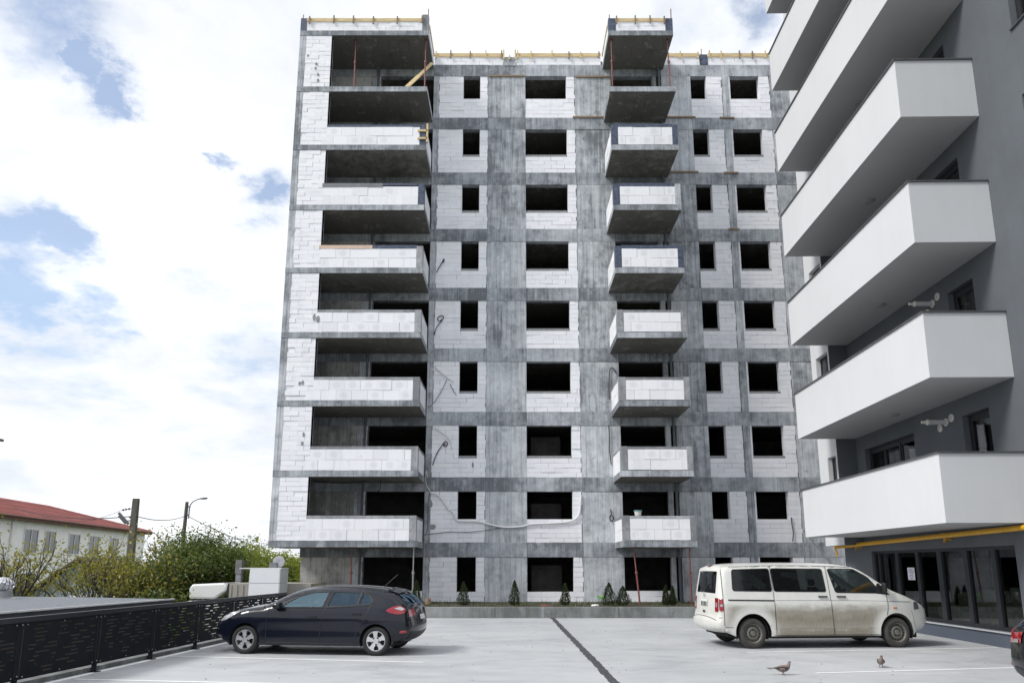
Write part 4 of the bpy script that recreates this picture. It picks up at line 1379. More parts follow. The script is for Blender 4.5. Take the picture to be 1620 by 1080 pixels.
# thuja shrubs in the planting bed: conical sprays of needles
def thuja(loc, h, w, lab, seed, tops=1, brown=False):
    rn = random.Random(seed)
    T = thing("conifer_shrub", lab, "shrub", loc, 0, "conifer shrubs in the planting bed")
    c, st = MB(), MB()
    for k in range(tops):
        ox = (k - (tops - 1) / 2) * w * .62
        hh = h * (1 - .16 * k)
        ww = w if tops == 1 else w * .72
        st.tube([(ox * .4, 0, 0), (ox, 0, hh * .8)], [.022, .006], 6)
        for _ in range(1500):
            z = rn.random() ** 1.3
            rad = ww / 2 * (1 - z) ** .75 * (1 - .45 * max(0, .14 - z) / .14) * rn.uniform(.55, 1.08)
            a = rn.uniform(0, 6.28)
            rad *= 1 + .22 * sin(3 * a + 9 * z + seed)
            p = Vector((ox + rad * cos(a), rad * sin(a), .03 + z * hh))
            d = Vector((cos(a) * .5, sin(a) * .5, 1.0 + rn.gauss(0, .35))).normalized()
            s = rn.uniform(.03, .06)
            u = d.orthogonal().normalized() * .011
            u = Matrix.Rotation(rn.uniform(0, 6.28), 3, d) @ u
            b = len(c.v)
            c.v += [tuple(p - u), tuple(p + u), tuple(p + d * s + u * .4), tuple(p + d * s - u * .4)]
            c.f.append((b, b + 1, b + 2, b + 3))
    obj("trunk", st, m_bark, T)
    obj("foliage", c, lf_con, T)


for i, (x, h, w, tops, lab) in enumerate(((-3.64, .88, .46, 1, "conifer shrub behind the tail of the dark hatchback"), (-1.84, .84, .52, 1, "conifer shrub below the narrow ground floor opening"), (.10, .88, .46, 1, "conifer shrub before the bare concrete between two openings"),
                                         (2.02, .78, .44, 1, "conifer shrub below the right edge of the wide ground floor opening"), (3.95, .80, .86, 2, "broad double topped conifer shrub left of the red prop"),
                                         (5.84, .70, .34, 1, "thin browning conifer shrub right of the red prop"), (6.10, .68, .30, 1, "small conifer shrub nearest the parked van"))):
    thuja((x, 29.6, .33), h, w, lab, 70 + i, tops)
# weeds and grass along the bed
wd = MB()
rn = random.Random(4)
for _ in range(5200):
    x = rn.uniform(-8.2, 13.5)
    y = rn.uniform(28.1, D - .1)
    if mnoise.noise(Vector((x * .7, y * .9, 0))) < -.05 and rn.random() < .8: continue
    h = rn.uniform(.03, .12) * (1.9 if rn.random() < .05 else 1)
    a = rn.uniform(0, 6.28)
    dx, dy = cos(a) * .012, sin(a) * .012
    lx, ly = rn.gauss(0, .03), rn.gauss(0, .03)
    wd.add([(x - dx, y - dy, .33), (x + dx, y + dy, .33), (x + lx, y + ly, .33 + h)], [(0, 1, 2)])
obj("grass", wd, leaf_mat("weed_blades", (0.03, 0.05, 0.012), (0.10, 0.12, 0.03), .3), kind="stuff")
for i in range(0):
    pass
# ================================================================== VEHICLES
def paint_mat(name, col, rough=0.28, coat=1.0, dirt=None):
    m, t = newmat(name)
    P = t.n("ShaderNodeTexCoord").outputs["Object"]
    n = t.noise(P, 3.0, 4.0, 0.6)
    c = t.mix(t.ramp(n, [(0.3, 0.0), (0.7, 1.0)]), tuple(v * .93 for v in col), tuple(min(.95, v * 1.05) for v in col))
    r = rough
    if dirt:
        x, y, z = t.sep(P)
        a = t.noise(t.vmul(P, (1.3, 1, 2.5)), 2.0, 5.0, 0.65)
        b = t.noise(t.vmul(P, (9, 1, 2.2)), 3.0, 4.0, 0.7)
        zz = t.math("ADD", z, t.math("MULTIPLY", t.math("SUBTRACT", a, 0.5), 0.34))
        band = t.ramp(zz, [(0.20, 0.9), (0.40, 0.86), (0.42, 0.70), (0.62, 0.88), (0.82, 0.72), (0.98, 0.0)])
        # wheel-arch flares were splashed clean
        for wx in (0.0, dirt):
            dx = t.math("SUBTRACT", x, wx)
            dz = t.math("SUBTRACT", z, 0.33)
            d = t.math("SQRT", t.math("ADD", t.math("MULTIPLY", dx, dx), t.math("MULTIPLY", dz, dz)))
            band = t.math("MULTIPLY", band, t.ramp(d, [(0.50, 0.05), (0.66, 0.9), (0.9, 1.0)]))
        ends = t.math("MULTIPLY", t.ramp(t.math("MULTIPLY", x, 0.2), [(0.0, 0.0), (0.045, 1.0), (0.80, 1.0), (0.86, 0.12)]), 1.0)
        k = t.math("MULTIPLY", t.math("MULTIPLY", band, ends), t.ramp(b, [(0.25, 0.86), (0.6, 1.0)]))
        sm = t.math("MULTIPLY", t.ramp(b, [(0.56, 0.0), (0.72, 0.25)]), t.ramp(z, [(0.9, 1.0), (1.2, 0.15)]))
        k = t.math("MAXIMUM", k, sm, True)
        c = t.mix(k, c, t.mix(a, (0.115, 0.092, 0.056), (0.215, 0.178, 0.12)))
        r = t.ramp(k, [(0.0, rough), (0.6, 0.85)])
        coat = 0.4
    finish(t, c, r, None, coat=coat, spec=.5 if dirt else .22)
    return m


m_black = paint_mat("dark_navy_paint", (0.004, 0.006, 0.013), 0.22, 0.6)
m_black2 = paint_mat("black_car_paint", (0.004, 0.004, 0.006), 0.25, 0.3)
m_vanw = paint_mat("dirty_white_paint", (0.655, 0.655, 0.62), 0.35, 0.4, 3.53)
m_rubber = plain("tyre_rubber", (0.018, 0.018, 0.019), 0.8, 0.25, 12, bump=.2)
m_rubber_d = plain("dusty_tyre_rubber", (0.05, 0.048, 0.044), 0.88, 0.3, 6, bump=.2)
m_alloy = plain("silver_alloy", (0.62, 0.63, 0.65), 0.28, 0.06, 8, metal=0.75)
m_steelrim = plain("dusty_steel_rim", (0.15, 0.145, 0.13), 0.6, 0.25, 9, metal=0.3)
m_trim = plain("black_plastic_trim", (0.012, 0.012, 0.013), 0.5, 0.2, 8)
m_under = plain("underbody", (0.012, 0.012, 0.012), 0.9, 0.2, 4)
m_seat = plain("seat_fabric", (0.035, 0.036, 0.04), 0.85, 0.2, 8)
m_tint = glass_mat("tinted_car_glass", (0.20, 0.25, 0.29), 0.22, 0.02, (0.5, 0.72, 0.95))
m_clear = glass_mat("pale_car_glass", (0.66, 0.86, 0.92), 0.62, 0.02, (0.55, 0.80, 0.95))
m_redlamp = plain("red_lamp_lens", (0.26, 0.006, 0.010), 0.12, 0.15, 10, coat=1)
m_whitelamp = plain("clear_lamp_lens", (0.40, 0.41, 0.43), 0.12, 0.12, 20, coat=1, metal=.3)
m_lampdark = plain("smoked_lamp_lens", (0.11, 0.115, 0.125), 0.15, 0.2, 14, coat=1)
m_amber = plain("amber_lens", (0.50, 0.12, 0.02), 0.15, 0.1, 10, coat=1)
m_chrome = plain("chrome", (0.75, 0.76, 0.78), 0.12, 0.03, 9, metal=1.0)
m_plate = plain("number_plate", (0.70, 0.71, 0.70), 0.4, 0.04, 9)


def catmull(pts, per=10):
    out = []
    n = len(pts)
    for i in range(n - 1):
        p0, p1, p2, p3 = pts[max(i - 1, 0)], pts[i], pts[i + 1], pts[min(i + 2, n - 1)]
        for j in range(per):
            u = j / per
            out.append(tuple(.5 * (2 * p1[k] + (p2[k] - p0[k]) * u + (2 * p0[k] - 5 * p1[k] + 4 * p2[k] - p3[k]) * u * u + (3 * p1[k] - p0[k] - 3 * p2[k] + p3[k]) * u ** 3) for k in range(len(p1))))
    out.append(tuple(pts[-1]))
    return out


def resample(pts, step):
    out = [pts[0]]
    acc = 0
    for a, b in zip(pts, pts[1:]):
        L = sqrt((b[0] - a[0]) ** 2 + (b[1] - a[1]) ** 2)
        while acc + L >= step:
            u = (step - acc) / L
            a = tuple(a[k] + (b[k] - a[k]) * u for k in range(len(a)))
            out.append(a)
            L = sqrt((b[0] - a[0]) ** 2 + (b[1] - a[1]) ** 2)
            acc = 0
        acc += L
    if sqrt((out[-1][0] - pts[-1][0]) ** 2 + (out[-1][1] - pts[-1][1]) ** 2) > step * .3: out.append(pts[-1])
    return out


def roundpoly(pts, r, n=4):
    out = []
    N = len(pts)
    for i in range(N):
        p, a, b = Vector(pts[i]), Vector(pts[i - 1]), Vector(pts[(i + 1) % N])
        ra = min(r, (a - p).length * .45)
        rb = min(r, (b - p).length * .45)
        s, e = p + (a - p).normalized() * ra, p + (b - p).normalized() * rb
        for k in range(n + 1):
            u = k / n
            out.append(tuple(s * (1 - u) ** 2 + p * 2 * u * (1 - u) + e * u * u))
    return out


def pip(x, z, poly):
    c = False
    j = len(poly) - 1
    for i in range(len(poly)):
        xi, zi = poly[i]
        xj, zj = poly[j]
        if (zi > z) != (zj > z) and x < (xj - xi) * (z - zi) / (zj - zi) + xi: c = not c
        j = i
    return c


class Shell:
    """a car body: centre-line profile (x, z, bulge) swept across between two curved flanks"""

    def __init__(s, prof, W, bottom, arches, zc, rshoulder, plan):
        s.W0, s.rs, s.plan = W, rshoulder, plan
        pr = resample(catmull(prof, 10), .05)
        s.prof = pr
        n = len(pr)
        s.nrm, s.edge = [], []
        for i in range(n):
            a, b = pr[max(i - 1, 0)], pr[min(i + 1, n - 1)]
            t = Vector((b[0] - a[0], b[1] - a[1])).normalized()
            nn = Vector((-t.y, t.x))
            s.nrm.append(nn)
            s.edge.append((pr[i][0] - nn.x * pr[i][2], pr[i][1] - nn.y * pr[i][2]))
        poly = list(s.edge)
        xa, xb = s.edge[-1][0], s.edge[0][0]
        bot = []
        for (cx, ra) in sorted(arches, reverse=True):
            bot.append((cx + sqrt(max(0, ra * ra - (zc - bottom) ** 2)), bottom))
            a0 = atan2(bottom - zc, sqrt(max(1e-6, ra * ra - (zc - bottom) ** 2)))
            for k in range(1, 24):
                a = a0 + (pi - 2 * a0) * k / 24
                bot.append((cx + ra * cos(a), zc + ra * sin(a)))
            bot.append((cx - sqrt(max(0, ra * ra - (zc - bottom) ** 2)), bottom))
        s.poly = poly + bot
        s.bx = (min(p[0] for p in s.poly), max(p[0] for p in s.poly))

    def W(s, x, z):
        d = min((x - e[0]) ** 2 + (z - e[1]) ** 2 for e in s.edge) ** .5
        w = s.W0(x, z)
        if d < s.rs: w -= .75 * s.rs * (1 - sqrt(max(0, 1 - ((s.rs - d) / s.rs) ** 2)))
        for x0, L, a, sg in s.plan:
            u = (x0 - x) * sg / L
            if u > 0: w -= a * u * u
        return w

    def cdt(s, polys, step, inside, extra=()):
        vs, es = [], []
        for p in polys:
            b = len(vs)
            vs += [Vector(q) for q in p]
            es += [(b + i, b + (i + 1) % len(p)) for i in range(len(p))]
        xs = [q[0] for q in polys[0]]
        zs = [q[1] for q in polys[0]]
        x = min(xs) + step * .5
        while x < max(xs):
            z = min(zs) + step * .5
            while z < max(zs):
                if pip(x, z, polys[0]):
                    vs.append(Vector((x + 1e-4 * z, z)))
                z += step
            x += step
        r = delaunay_2d_cdt(vs, es, [], 0, 1e-5)
        return r[0], r[2]

    def flank(s, windows, step=.075):
        V, F = s.cdt([s.poly] + windows, step, None)
        body, glass = [], [[] for _ in windows]
        for f in F:
            cx = sum(V[i].x for i in f) / 3
            cz = sum(V[i].y for i in f) / 3
            hit = False
            for k, w in enumerate(windows):
                if pip(cx, cz, w):
                    glass[k].append(f)
                    hit = True
                    break
            if not hit and pip(cx, cz, s.poly): body.append(f)
        Y = [s.W(v.x, v.y) for v in V]
        return V, Y, body, glass

    def patch(s, poly, off, side, step=.05):
        V, F = s.cdt([poly], step, None)
        m = MB()
        F = [f for f in F if pip(sum(V[i].x for i in f) / 3, sum(V[i].y for i in f) / 3, poly)]
        n = len(V)
        vs = [(v.x, side * (s.W(v.x, v.y) + off), v.y) for v in V] + [(v.x, side * (s.W(v.x, v.y) - .02), v.y) for v in V]
        m.add(vs, [f for f in F])
        N = len(poly)
        m.f += [(i, (i + 1) % N, (i + 1) % N + n, i + n) for i in range(N)]
        return m

    def sweep_pt(s, i, t, off=0.0):
        i = max(0, min(len(s.prof) - 1, i))
        e, nn, B = s.edge[i], s.nrm[i], s.prof[i][2]
        w = s.W(e[0], e[1])
        k = B * (1 - abs(t) ** 2.3) + off
        return (e[0] + nn.x * k, t * w, e[1] + nn.y * k)

    def sweep(s, i0, i1, t0, t1, off=0.0, m=14):
        q = MB()
        n = i1 - i0 + 1
        for i in range(i0, i1 + 1):
            for j in range(m + 1):
                q.v.append(s.sweep_pt(i, t0 + (t1 - t0) * j / m, off))
        for i in range(n - 1):
            for j in range(m):
                a = i * (m + 1) + j
                q.f.append((a, a + 1, a + m + 2, a + m + 1))
        return q

    def idx(s, x, z):
        return min(range(len(s.prof)), key=lambda i: (s.prof[i][0] - x) ** 2 + (s.prof[i][1] - z) ** 2)


def seam(sh, pts, side, r=.006, off=.001):
    q = resample(catmull(pts, 6) if len(pts) > 2 else pts, .06)
    return MB().tube([(x, side * (sh.W(x, z) + off), z) for x, z in q], r, 6)


def wheel(parent, x, y, r, side, w, rim_r, style, tyre_mat):
    """wheel with its outer face at y (side +-1)"""
    t = MB()
    prof = [(rim_r - .015, -.02), (rim_r + .01, -.004), (r * .80, 0), (r * .93, -.012), (r * .985, -.035), (r, -.06), (r, -w + .05), (r * .97, -w + .02), (r * .8, -w), (rim_r, -w)]
    t.lathe([(a, h * side) for a, h in prof], (0, 0, 0), "y", 36, False)
    wh = thing_part("wheel", parent, (x, y, r))
    obj("tyre", t, tyre_mat, wh, smooth=True, angle=.8)
    rim = MB()
    if style == "alloy":
        # open five-spoke wheel: barrel, rim ring, forked spokes and hub
        rim.lathe([(rim_r, -.005 * side), (rim_r, -.02 * side), (rim_r - .028, -.024 * side), (rim_r - .036, -.15 * side)], (0, 0, 0), "y", 40, False)
        for k in range(5):
            a = pi / 2 + k * 2 * pi / 5 + .1
            ca, sa = cos(a), sin(a)
            def P(rad, tan, dep): return (rad * ca - tan * sa, -dep * side, rad * sa + tan * ca)
            L0, L1 = rim_r * .18, rim_r - .03
            ring = [(L0, -.052), (rim_r * .55, -.036), (L1, -.062), (L1, .062), (rim_r * .55, .036), (L0, .052)]
            rim.add([P(a_, b_, .018 + .010 * (a_ < .1)) for a_, b_ in ring] + [P(a_, b_, .06) for a_, b_ in ring],
                    [(0, 1, 4, 5), (1, 2, 3, 4)] + [(i, i + 6, (i + 1) % 6 + 6, (i + 1) % 6) for i in range(6)])
        rim.lathe([(.001, -.012 * side), (rim_r * .30, -.014 * side), (rim_r * .32, -.05 * side)], (0, 0, 0), "y", 20, False)
        obj("rim", rim, m_alloy, wh, fix=True, angle=.6)
        bl = MB()
        for k in range(5):
            a = pi / 2 + (k + .5) * 2 * pi / 5 + .1
            bl.lathe([(.017, -.008 * side), (.017, -.03 * side)], (rim_r * .33 * cos(a), 0, rim_r * .33 * sin(a)), "y", 8)
        bl.lathe([(rim_r - .03, -.13 * side), (.02, -.12 * side)], (0, 0, 0), "y", 28, False)
        obj("bolt_ring", bl, m_trim, wh, kind="stuff")
    else:
        rim.lathe([(rim_r, -.004 * side), (rim_r - .012, -.012 * side), (rim_r - .03, -.05 * side), (rim_r - .055, -.055 * side), (rim_r * .62, -.022 * side), (rim_r * .5, -.02 * side), (rim_r * .42, -.05 * side), (rim_r * .32, -.05 * side), (rim_r * .24, -.01 * side), (.001, -.006 * side)], (0, 0, 0), "y", 36, False)
        obj("rim", rim, m_steelrim, wh, smooth=True, angle=.9)
        h = MB()
        for k in range(16):
            a = 2 * pi * k / 16
            rr = rim_r * .80
            h.lathe([(.015, -.030 * side), (.015, -.06 * side)], (rr * cos(a), 0, rr * sin(a)), "y", 8)
        for k in range(5):
            a = 2 * pi * k / 5 + .3
            h.lathe([(.012, -.036 * side), (.012, -.06 * side)], (rim_r * .38 * cos(a), 0, rim_r * .38 * sin(a)), "y", 8)
        obj("bolt_ring", h, m_trim, wh, kind="stuff")
    return wh


def thing_part(name, parent, loc):
    o = bpy.data.objects.new(name, None)
    o.empty_display_size = .1
    COL.objects.link(o)
    o.parent = parent
    o.location = loc
    return o


def build_car(T, sh, paint, wins, wb, r, halfw, glassmats, ws, rw, style, rim_r, tyre_mat, arch_lip=True, step=.075):
    """body shell, glass, wheels, arches and underbody in the car's own frame (front towards -x)"""
    V, Y, bf, gf = sh.flank([w for w in wins], step)
    m = MB()
    for sd in (-1, 1):
        b = len(m.v)
        m.v += [(v.x, sd * y, v.y) for v, y in zip(V, Y)]
        m.f += [tuple(i + b for i in f) for f in bf]
    N = len(sh.prof)
    # glass bands of the sweep are cut out of the body
    bands = [b for b in (ws, rw) if b]
    M = 20
    bs = MB()
    for i in range(N):
        for j in range(M + 1):
            bs.v.append(sh.sweep_pt(i, -1 + 2 * j / M))
    gl = [MB() for _ in bands]
    for k, g in enumerate(gl): g.v = list(bs.v)
    for i in range(N - 1):
        for j in range(M):
            a = i * (M + 1) + j
            f = (a, a + 1, a + M + 2, a + M + 1)
            tc_ = abs(-1 + 2 * (j + .5) / M)
            for k, (i0, i1, tm) in enumerate(bands):
                if i0 <= i < i1 and tc_ < tm:
                    gl[k].f.append(f)
                    break
            else:
                bs.f.append(f)
    m.add(bs.v, bs.f)
    me = m.mesh("body")
    fixn(me, True, .75)
    body = obj("body", me, paint, T)
    for g, nm in zip(gl, ("windscreen", "rear_window")):
        g.smooth = True
        me = g.mesh(nm)
        bm = bmesh.new()
        bm.from_mesh(me)
        bmesh.ops.delete(bm, geom=[v for v in bm.verts if not v.link_faces], context="VERTS")
        bm.to_mesh(me)
        bm.free()
        obj(nm, me, glassmats[0] if nm == "windscreen" else glassmats[-1], T)
    for k, w in enumerate(wins):
        for sd in (-1, 1):
            g = MB()
            used = sorted({i for f in gf[k] for i in f})
            mp = {u: n for n, u in enumerate(used)}
            g.v = [(V[i].x, sd * (Y[i] - .008), V[i].y) for i in used]
            g.f = [tuple(mp[i] for i in f) for f in gf[k]]
            g.smooth = True
            o = obj("side_window", g, glassmats[min(k, len(glassmats) - 1)], T)
            q = w + [w[0]]
            obj("window_trim", MB().tube([(x, sd * (sh.W(x, z) - .003), z) for x, z in q], .011, 6, False), m_trim, o)
    zc = r
    for x in (0.0, wb):
        for sd in (-1, 1):
            wheel(T, x, sd * (halfw - .03), r, sd, .21, rim_r, style, tyre_mat)
            ra = r * 1.17
            well = MB()
            nn = 18
            vs, fs = [], []
            for k in range(nn + 1):
                a = -.35 + (pi + .7) * k / nn
                for yy in (halfw - .05, halfw - .34):
                    vs.append((x + ra * cos(a), sd * yy, zc + ra * sin(a)))
            for k in range(nn): fs.append((2 * k, 2 * k + 1, 2 * k + 3, 2 * k + 2))
            vs.append((x, sd * (halfw - .34), zc))
            for k in range(nn): fs.append((len(vs) - 1, 2 * k + 1, 2 * k + 3))
            well.add(vs, fs)
            obj("wheel_arch", well, m_under, T)
    x0, x1 = sh.bx
    ub = MB()
    ub.box(x0 + .3, -r * 1.3, -halfw + .25, halfw - .25, r * .62, r * 1.1)
    ub.box(-r * 1.3, r * 1.3, -halfw + .36, halfw - .36, r * .62, r * 1.1)
    ub.box(r * 1.3, wb - r * 1.3, -halfw + .06, halfw - .06, r * .66, r * 1.1)
    ub.box(wb - r * 1.3, wb + r * 1.3, -halfw + .36, halfw - .36, r * .62, r * 1.1)
    ub.box(wb + r * 1.3, x1 - .3, -halfw + .2, halfw - .2, r * .75, r * 1.1)
    obj("underbody", ub, m_under, T)
    return body


def seats(T, rows, z, w, back):
    for x in rows:
        for y in (-w, w):
            s = MB()
            s.box(x - .25, x + .22, y - .23, y + .23, z - .18, z)
            s.add([(x + .18, y - .22, z), (x + .30, y - .22, z), (x + .18, y + .22, z), (x + .30, y + .22, z), (x + .32, y - .2, z + back), (x + .42, y - .2, z + back), (x + .32, y + .2, z + back), (x + .42, y + .2, z + back)],
                  [(0, 1, 5, 4), (2, 6, 7, 3), (0, 4, 6, 2), (1, 3, 7, 5), (4, 5, 7, 6), (0, 2, 3, 1)])
            s.box(x + .34, x + .43, y - .12, y + .12, z + back + .03, z + back + .19)
            obj("seat", s, m_seat, T, bevel=.03)


def hatch(name, label, loc, rz, paint, group=None, full=True, red_only=False):
    T = thing(name, label, "car", loc, rz, group)
    prof = [(-.60, .19, .12), (-.82, .24, .20), (-.92, .38, .24), (-.93, .54, .24), (-.87, .65, .19), (-.75, .76, .13), (-.48, .865, .08), (-.07, .955, .05), (.36, 1.025, .045),
            (.62, 1.15, .05), (.93, 1.285, .05), (1.22, 1.365, .055), (1.6, 1.40, .06), (2.1, 1.402, .06), (2.6, 1.375, .055), (3.0, 1.32, .05), (3.16, 1.28, .045), (3.20, 1.245, .04),
            (3.31, 1.17, .05), (3.45, 1.05, .06), (3.535, .95, .08), (3.585, .80, .10), (3.615, .66, .11), (3.62, .50, .11), (3.54, .35, .09), (3.38, .26, .06), (3.22, .25, .04)]

    def W0(x, z):
        w = .90 - .10 * max(0, (.5 - z)) ** 1.3 * .8
        if z > .70: w -= .05 * ((z - .70) / .25) ** 2 if z < .95 else .05
        if z > .95: w -= (z - .95) * .56
        # sculpted flank: a crease under the belt and a tuck above the sill
        w -= .016 * math.exp(-((z - .50) / .10) ** 2) * (1 if .35 < x < 2.5 else 0)
        return w
    sh = Shell(prof, W0, .19, [(0.0, .335), (2.84, .335)], .30, .10, [(-.05, .75, .20, 1), (2.9, .80, .13, -1)])
    w1 = roundpoly([(.74, .955), (1.66, .955), (1.745, 1.262), (1.42, 1.262), (1.16, 1.19), (.92, 1.075)], .035)
    w2 = roundpoly([(1.76, .96), (2.40, .992), (2.46, 1.255), (1.86, 1.268)], .03)
    w3 = roundpoly([(2.44, .995), (2.69, 1.03), (2.73, 1.10), (2.62, 1.20), (2.50, 1.245)], .03)
    i0, i1 = sh.idx(.42, 1.045), sh.idx(1.16, 1.35)
    j0, j1 = sh.idx(3.22, 1.23), sh.idx(3.52, 1.03)
    build_car(T, sh, paint, [w1, w2, w3], 2.84, .295, .90, [m_clear, m_tint, m_tint, m_tint], (i0, i1, .86), (j0, j1, .86), "alloy", .215, m_rubber)
    for sd in (-1, 1):
        def S(nm, pts, r_=.006, mat=m_trim): obj(nm, seam(sh, pts, sd, r_), mat, T)
        S("door_seam", [(.50, .97), (.475, .7), (.47, .25)])
        S("door_seam", [(1.735, .955), (1.68, .7), (1.62, .24)])
        S("door_seam", [(2.70, 1.01), (2.60, .74), (2.47, .55), (2.36, .26)])
        S("door_seam", [(.49, .245), (2.38, .235)])
        S("fuel_flap", [(2.86, .86), (3.02, .86), (3.02, .73), (2.86, .73), (2.86, .86)], .003)
        S("belt_trim", [(.70, .945), (1.7, .945), (2.42, .982), (2.70, 1.02)], .008)
        S("sill_line", [(.50, .315), (1.4, .30), (2.42, .33)], .006, paint)
        for hx, hz in ((1.46, .765), (2.42, .83)):
            hw = sh.W(hx, hz)
            obj("door_handle", MB().box(hx - .10, hx + .10, sd * (hw + .012), sd * (hw + .035), hz - .014, hz + .018), paint, T, bevel=.012)
            obj("handle_recess", MB().lathe([(.055, .0025), (.001, .003)], (0, 0, 0), "y", 14), m_trim, T).matrix_basis = Matrix.Translation((hx - .01, sd * (hw - .002), hz - .015)) @ Matrix.Diagonal((1.25, sd, .62, 1))
        mw = sh.W(.72, .97)
        mi = MB()
        mi.lathe([(.001, -.09), (.06, -.085), (.085, -.04), (.09, 0.02), (.085, .07), (.07, .085)], (0, 0, 0), "x", 14)
        mo = obj("mirror", mi, paint, T, smooth=True, angle=1.0)
        mo.location = (.72, sd * (mw + .11), .995)
        mo.scale = (1, 1.2, .85)
        obj("mirror_cover", MB().box(.66, .69, sd * (mw + .06), sd * (mw + .17), .955, .995), m_chrome, T, bevel=.012)
        obj("mirror_arm", MB().bar((.72, sd * (mw - .02), .95), (.72, sd * (mw + .07), .97), .05, .03), m_trim, T)
        tl = roundpoly([(3.02, .905), (3.18, .985), (3.32, 1.005), (3.45, .93), (3.44, .855), (3.30, .825), (3.12, .855)], .05)
        obj("tail_light", sh.patch(tl, .012, sd, .04), m_redlamp, T, smooth=True, angle=.8)
        tw = roundpoly([(3.20, .945), (3.33, .98), (3.43, .925), (3.36, .905)], .03)
        if not red_only: obj("tail_light", sh.patch(tw, .017, sd, .04), m_whitelamp, T, smooth=True, angle=.8, label="clear upper lens of the tail light")
        ta, tb = sh.idx(3.60, .95), sh.idx(3.655, .83)
        obj("tail_light", sh.sweep(ta, tb, sd * .58, sd * .995, .010, 8), m_redlamp, T, smooth=True)
        if red_only: obj("reversing_light", sh.sweep(sh.idx(3.64, .86), tb, sd * .66, sd * .84, .016, 5), m_whitelamp, T, smooth=True)
        hl = roundpoly([(-.60, .66), (-.52, .76), (-.34, .85), (-.12, .87), (-.24, .80), (-.44, .69)], .04)
        obj("headlight", sh.patch(hl, .008, sd, .04), m_whitelamp, T, smooth=True, angle=.8)
        rf = roundpoly([(3.34, .50), (3.48, .51), (3.48, .46), (3.34, .45)], .02)
        obj("reflector", sh.patch(rf, .006, sd, .05), m_redlamp, T)
    obj("rear_valance", sh.sweep(sh.idx(3.66, .41), sh.idx(3.45, .27), -.9, .9, .006), m_trim, T, smooth=True)
    k0 = sh.idx(3.675, .74)
    obj("number_plate", sh.sweep(sh.idx(3.655, .80), sh.idx(3.69, .69), -.26, .26, .008, 6), m_plate, T)
    e = Vector(sh.sweep_pt(sh.idx(3.62, .92), 0, .012))
    obj("emblem", MB().add([tuple(e + Vector((.0, 0, .07))), tuple(e + Vector((.01, -.045, 0))), tuple(e + Vector((.02, 0, -.07))), tuple(e + Vector((.01, .045, 0)))], [(0, 1, 2, 3)]), m_chrome, T)
    sp0, sp1 = sh.idx(3.0, 1.32), sh.idx(3.2, 1.245)
    obj("spoiler", sh.sweep(sp0, sp1, -.97, .97, .022), paint, T, smooth=True)
    obj("brake_light", sh.sweep(sh.idx(3.205, 1.24), sh.idx(3.25, 1.21), -.2, .2, .012, 5), m_redlamp, T)
    obj("wiper", MB().tube([sh.sweep_pt(j1 - 1, .02, .02), sh.sweep_pt((j0 + j1) // 2, .35, .02)], .010, 6), m_trim, T)
    obj("aerial", MB().tube([(2.72, .1, 1.37), (3.0, .1, 1.62)], .008, 6), m_trim, T)
    seats(T, (1.15, 2.05), .55, .36, .52)
    obj("dashboard", MB().box(.55, .86, -.68, .68, .72, .945), m_trim, T, bevel=.05)
    sw = MB()
    sw.lathe([(.17, -.012), (.19, 0), (.17, .012), (.155, 0), (.17, -.012)], (0, 0, 0), "x", 20, False)
    o = obj("steering_wheel", sw, m_trim, T, smooth=True)
    o.location = (.98, .36, .93)
    o.rotation_euler = (0, -.35, 0)
    # hood shut line, lamp washers and grille
    obj("bonnet_seam", MB().tube([sh.sweep_pt(sh.idx(-.5, .82) + k, .88, .001) for k in range(0, sh.idx(.36, 1.025) - sh.idx(-.5, .82))], .005, 6), m_trim, T)
    obj("grille", sh.sweep(sh.idx(-.70, .27), sh.idx(-.785, .50), -.75, .75, .006), m_trim, T)
    return T


# the dark hatchback beside the fence (wheel contact points measured on the deck)
fw = Vector((-5.548, 16.535, 0))
ang = atan2(-.12765, .99182)
ny = Vector((-sin(ang), cos(ang), 0))
hatch("parked_car", "dark navy five door hatchback with silver alloy wheels parked by the black fence", tuple(fw + ny * .87 + Vector((-.07, 0, 0))), ang, m_black)
# black car cut by the right edge: tail towards the left
hatch("parked_car", "black car at the right edge of the picture showing only its red tail light", (6.60 + 3.66, 9.95, 0.02), pi - .03 + pi * 0, m_black2, red_only=True).rotation_euler = (0, 0, pi)


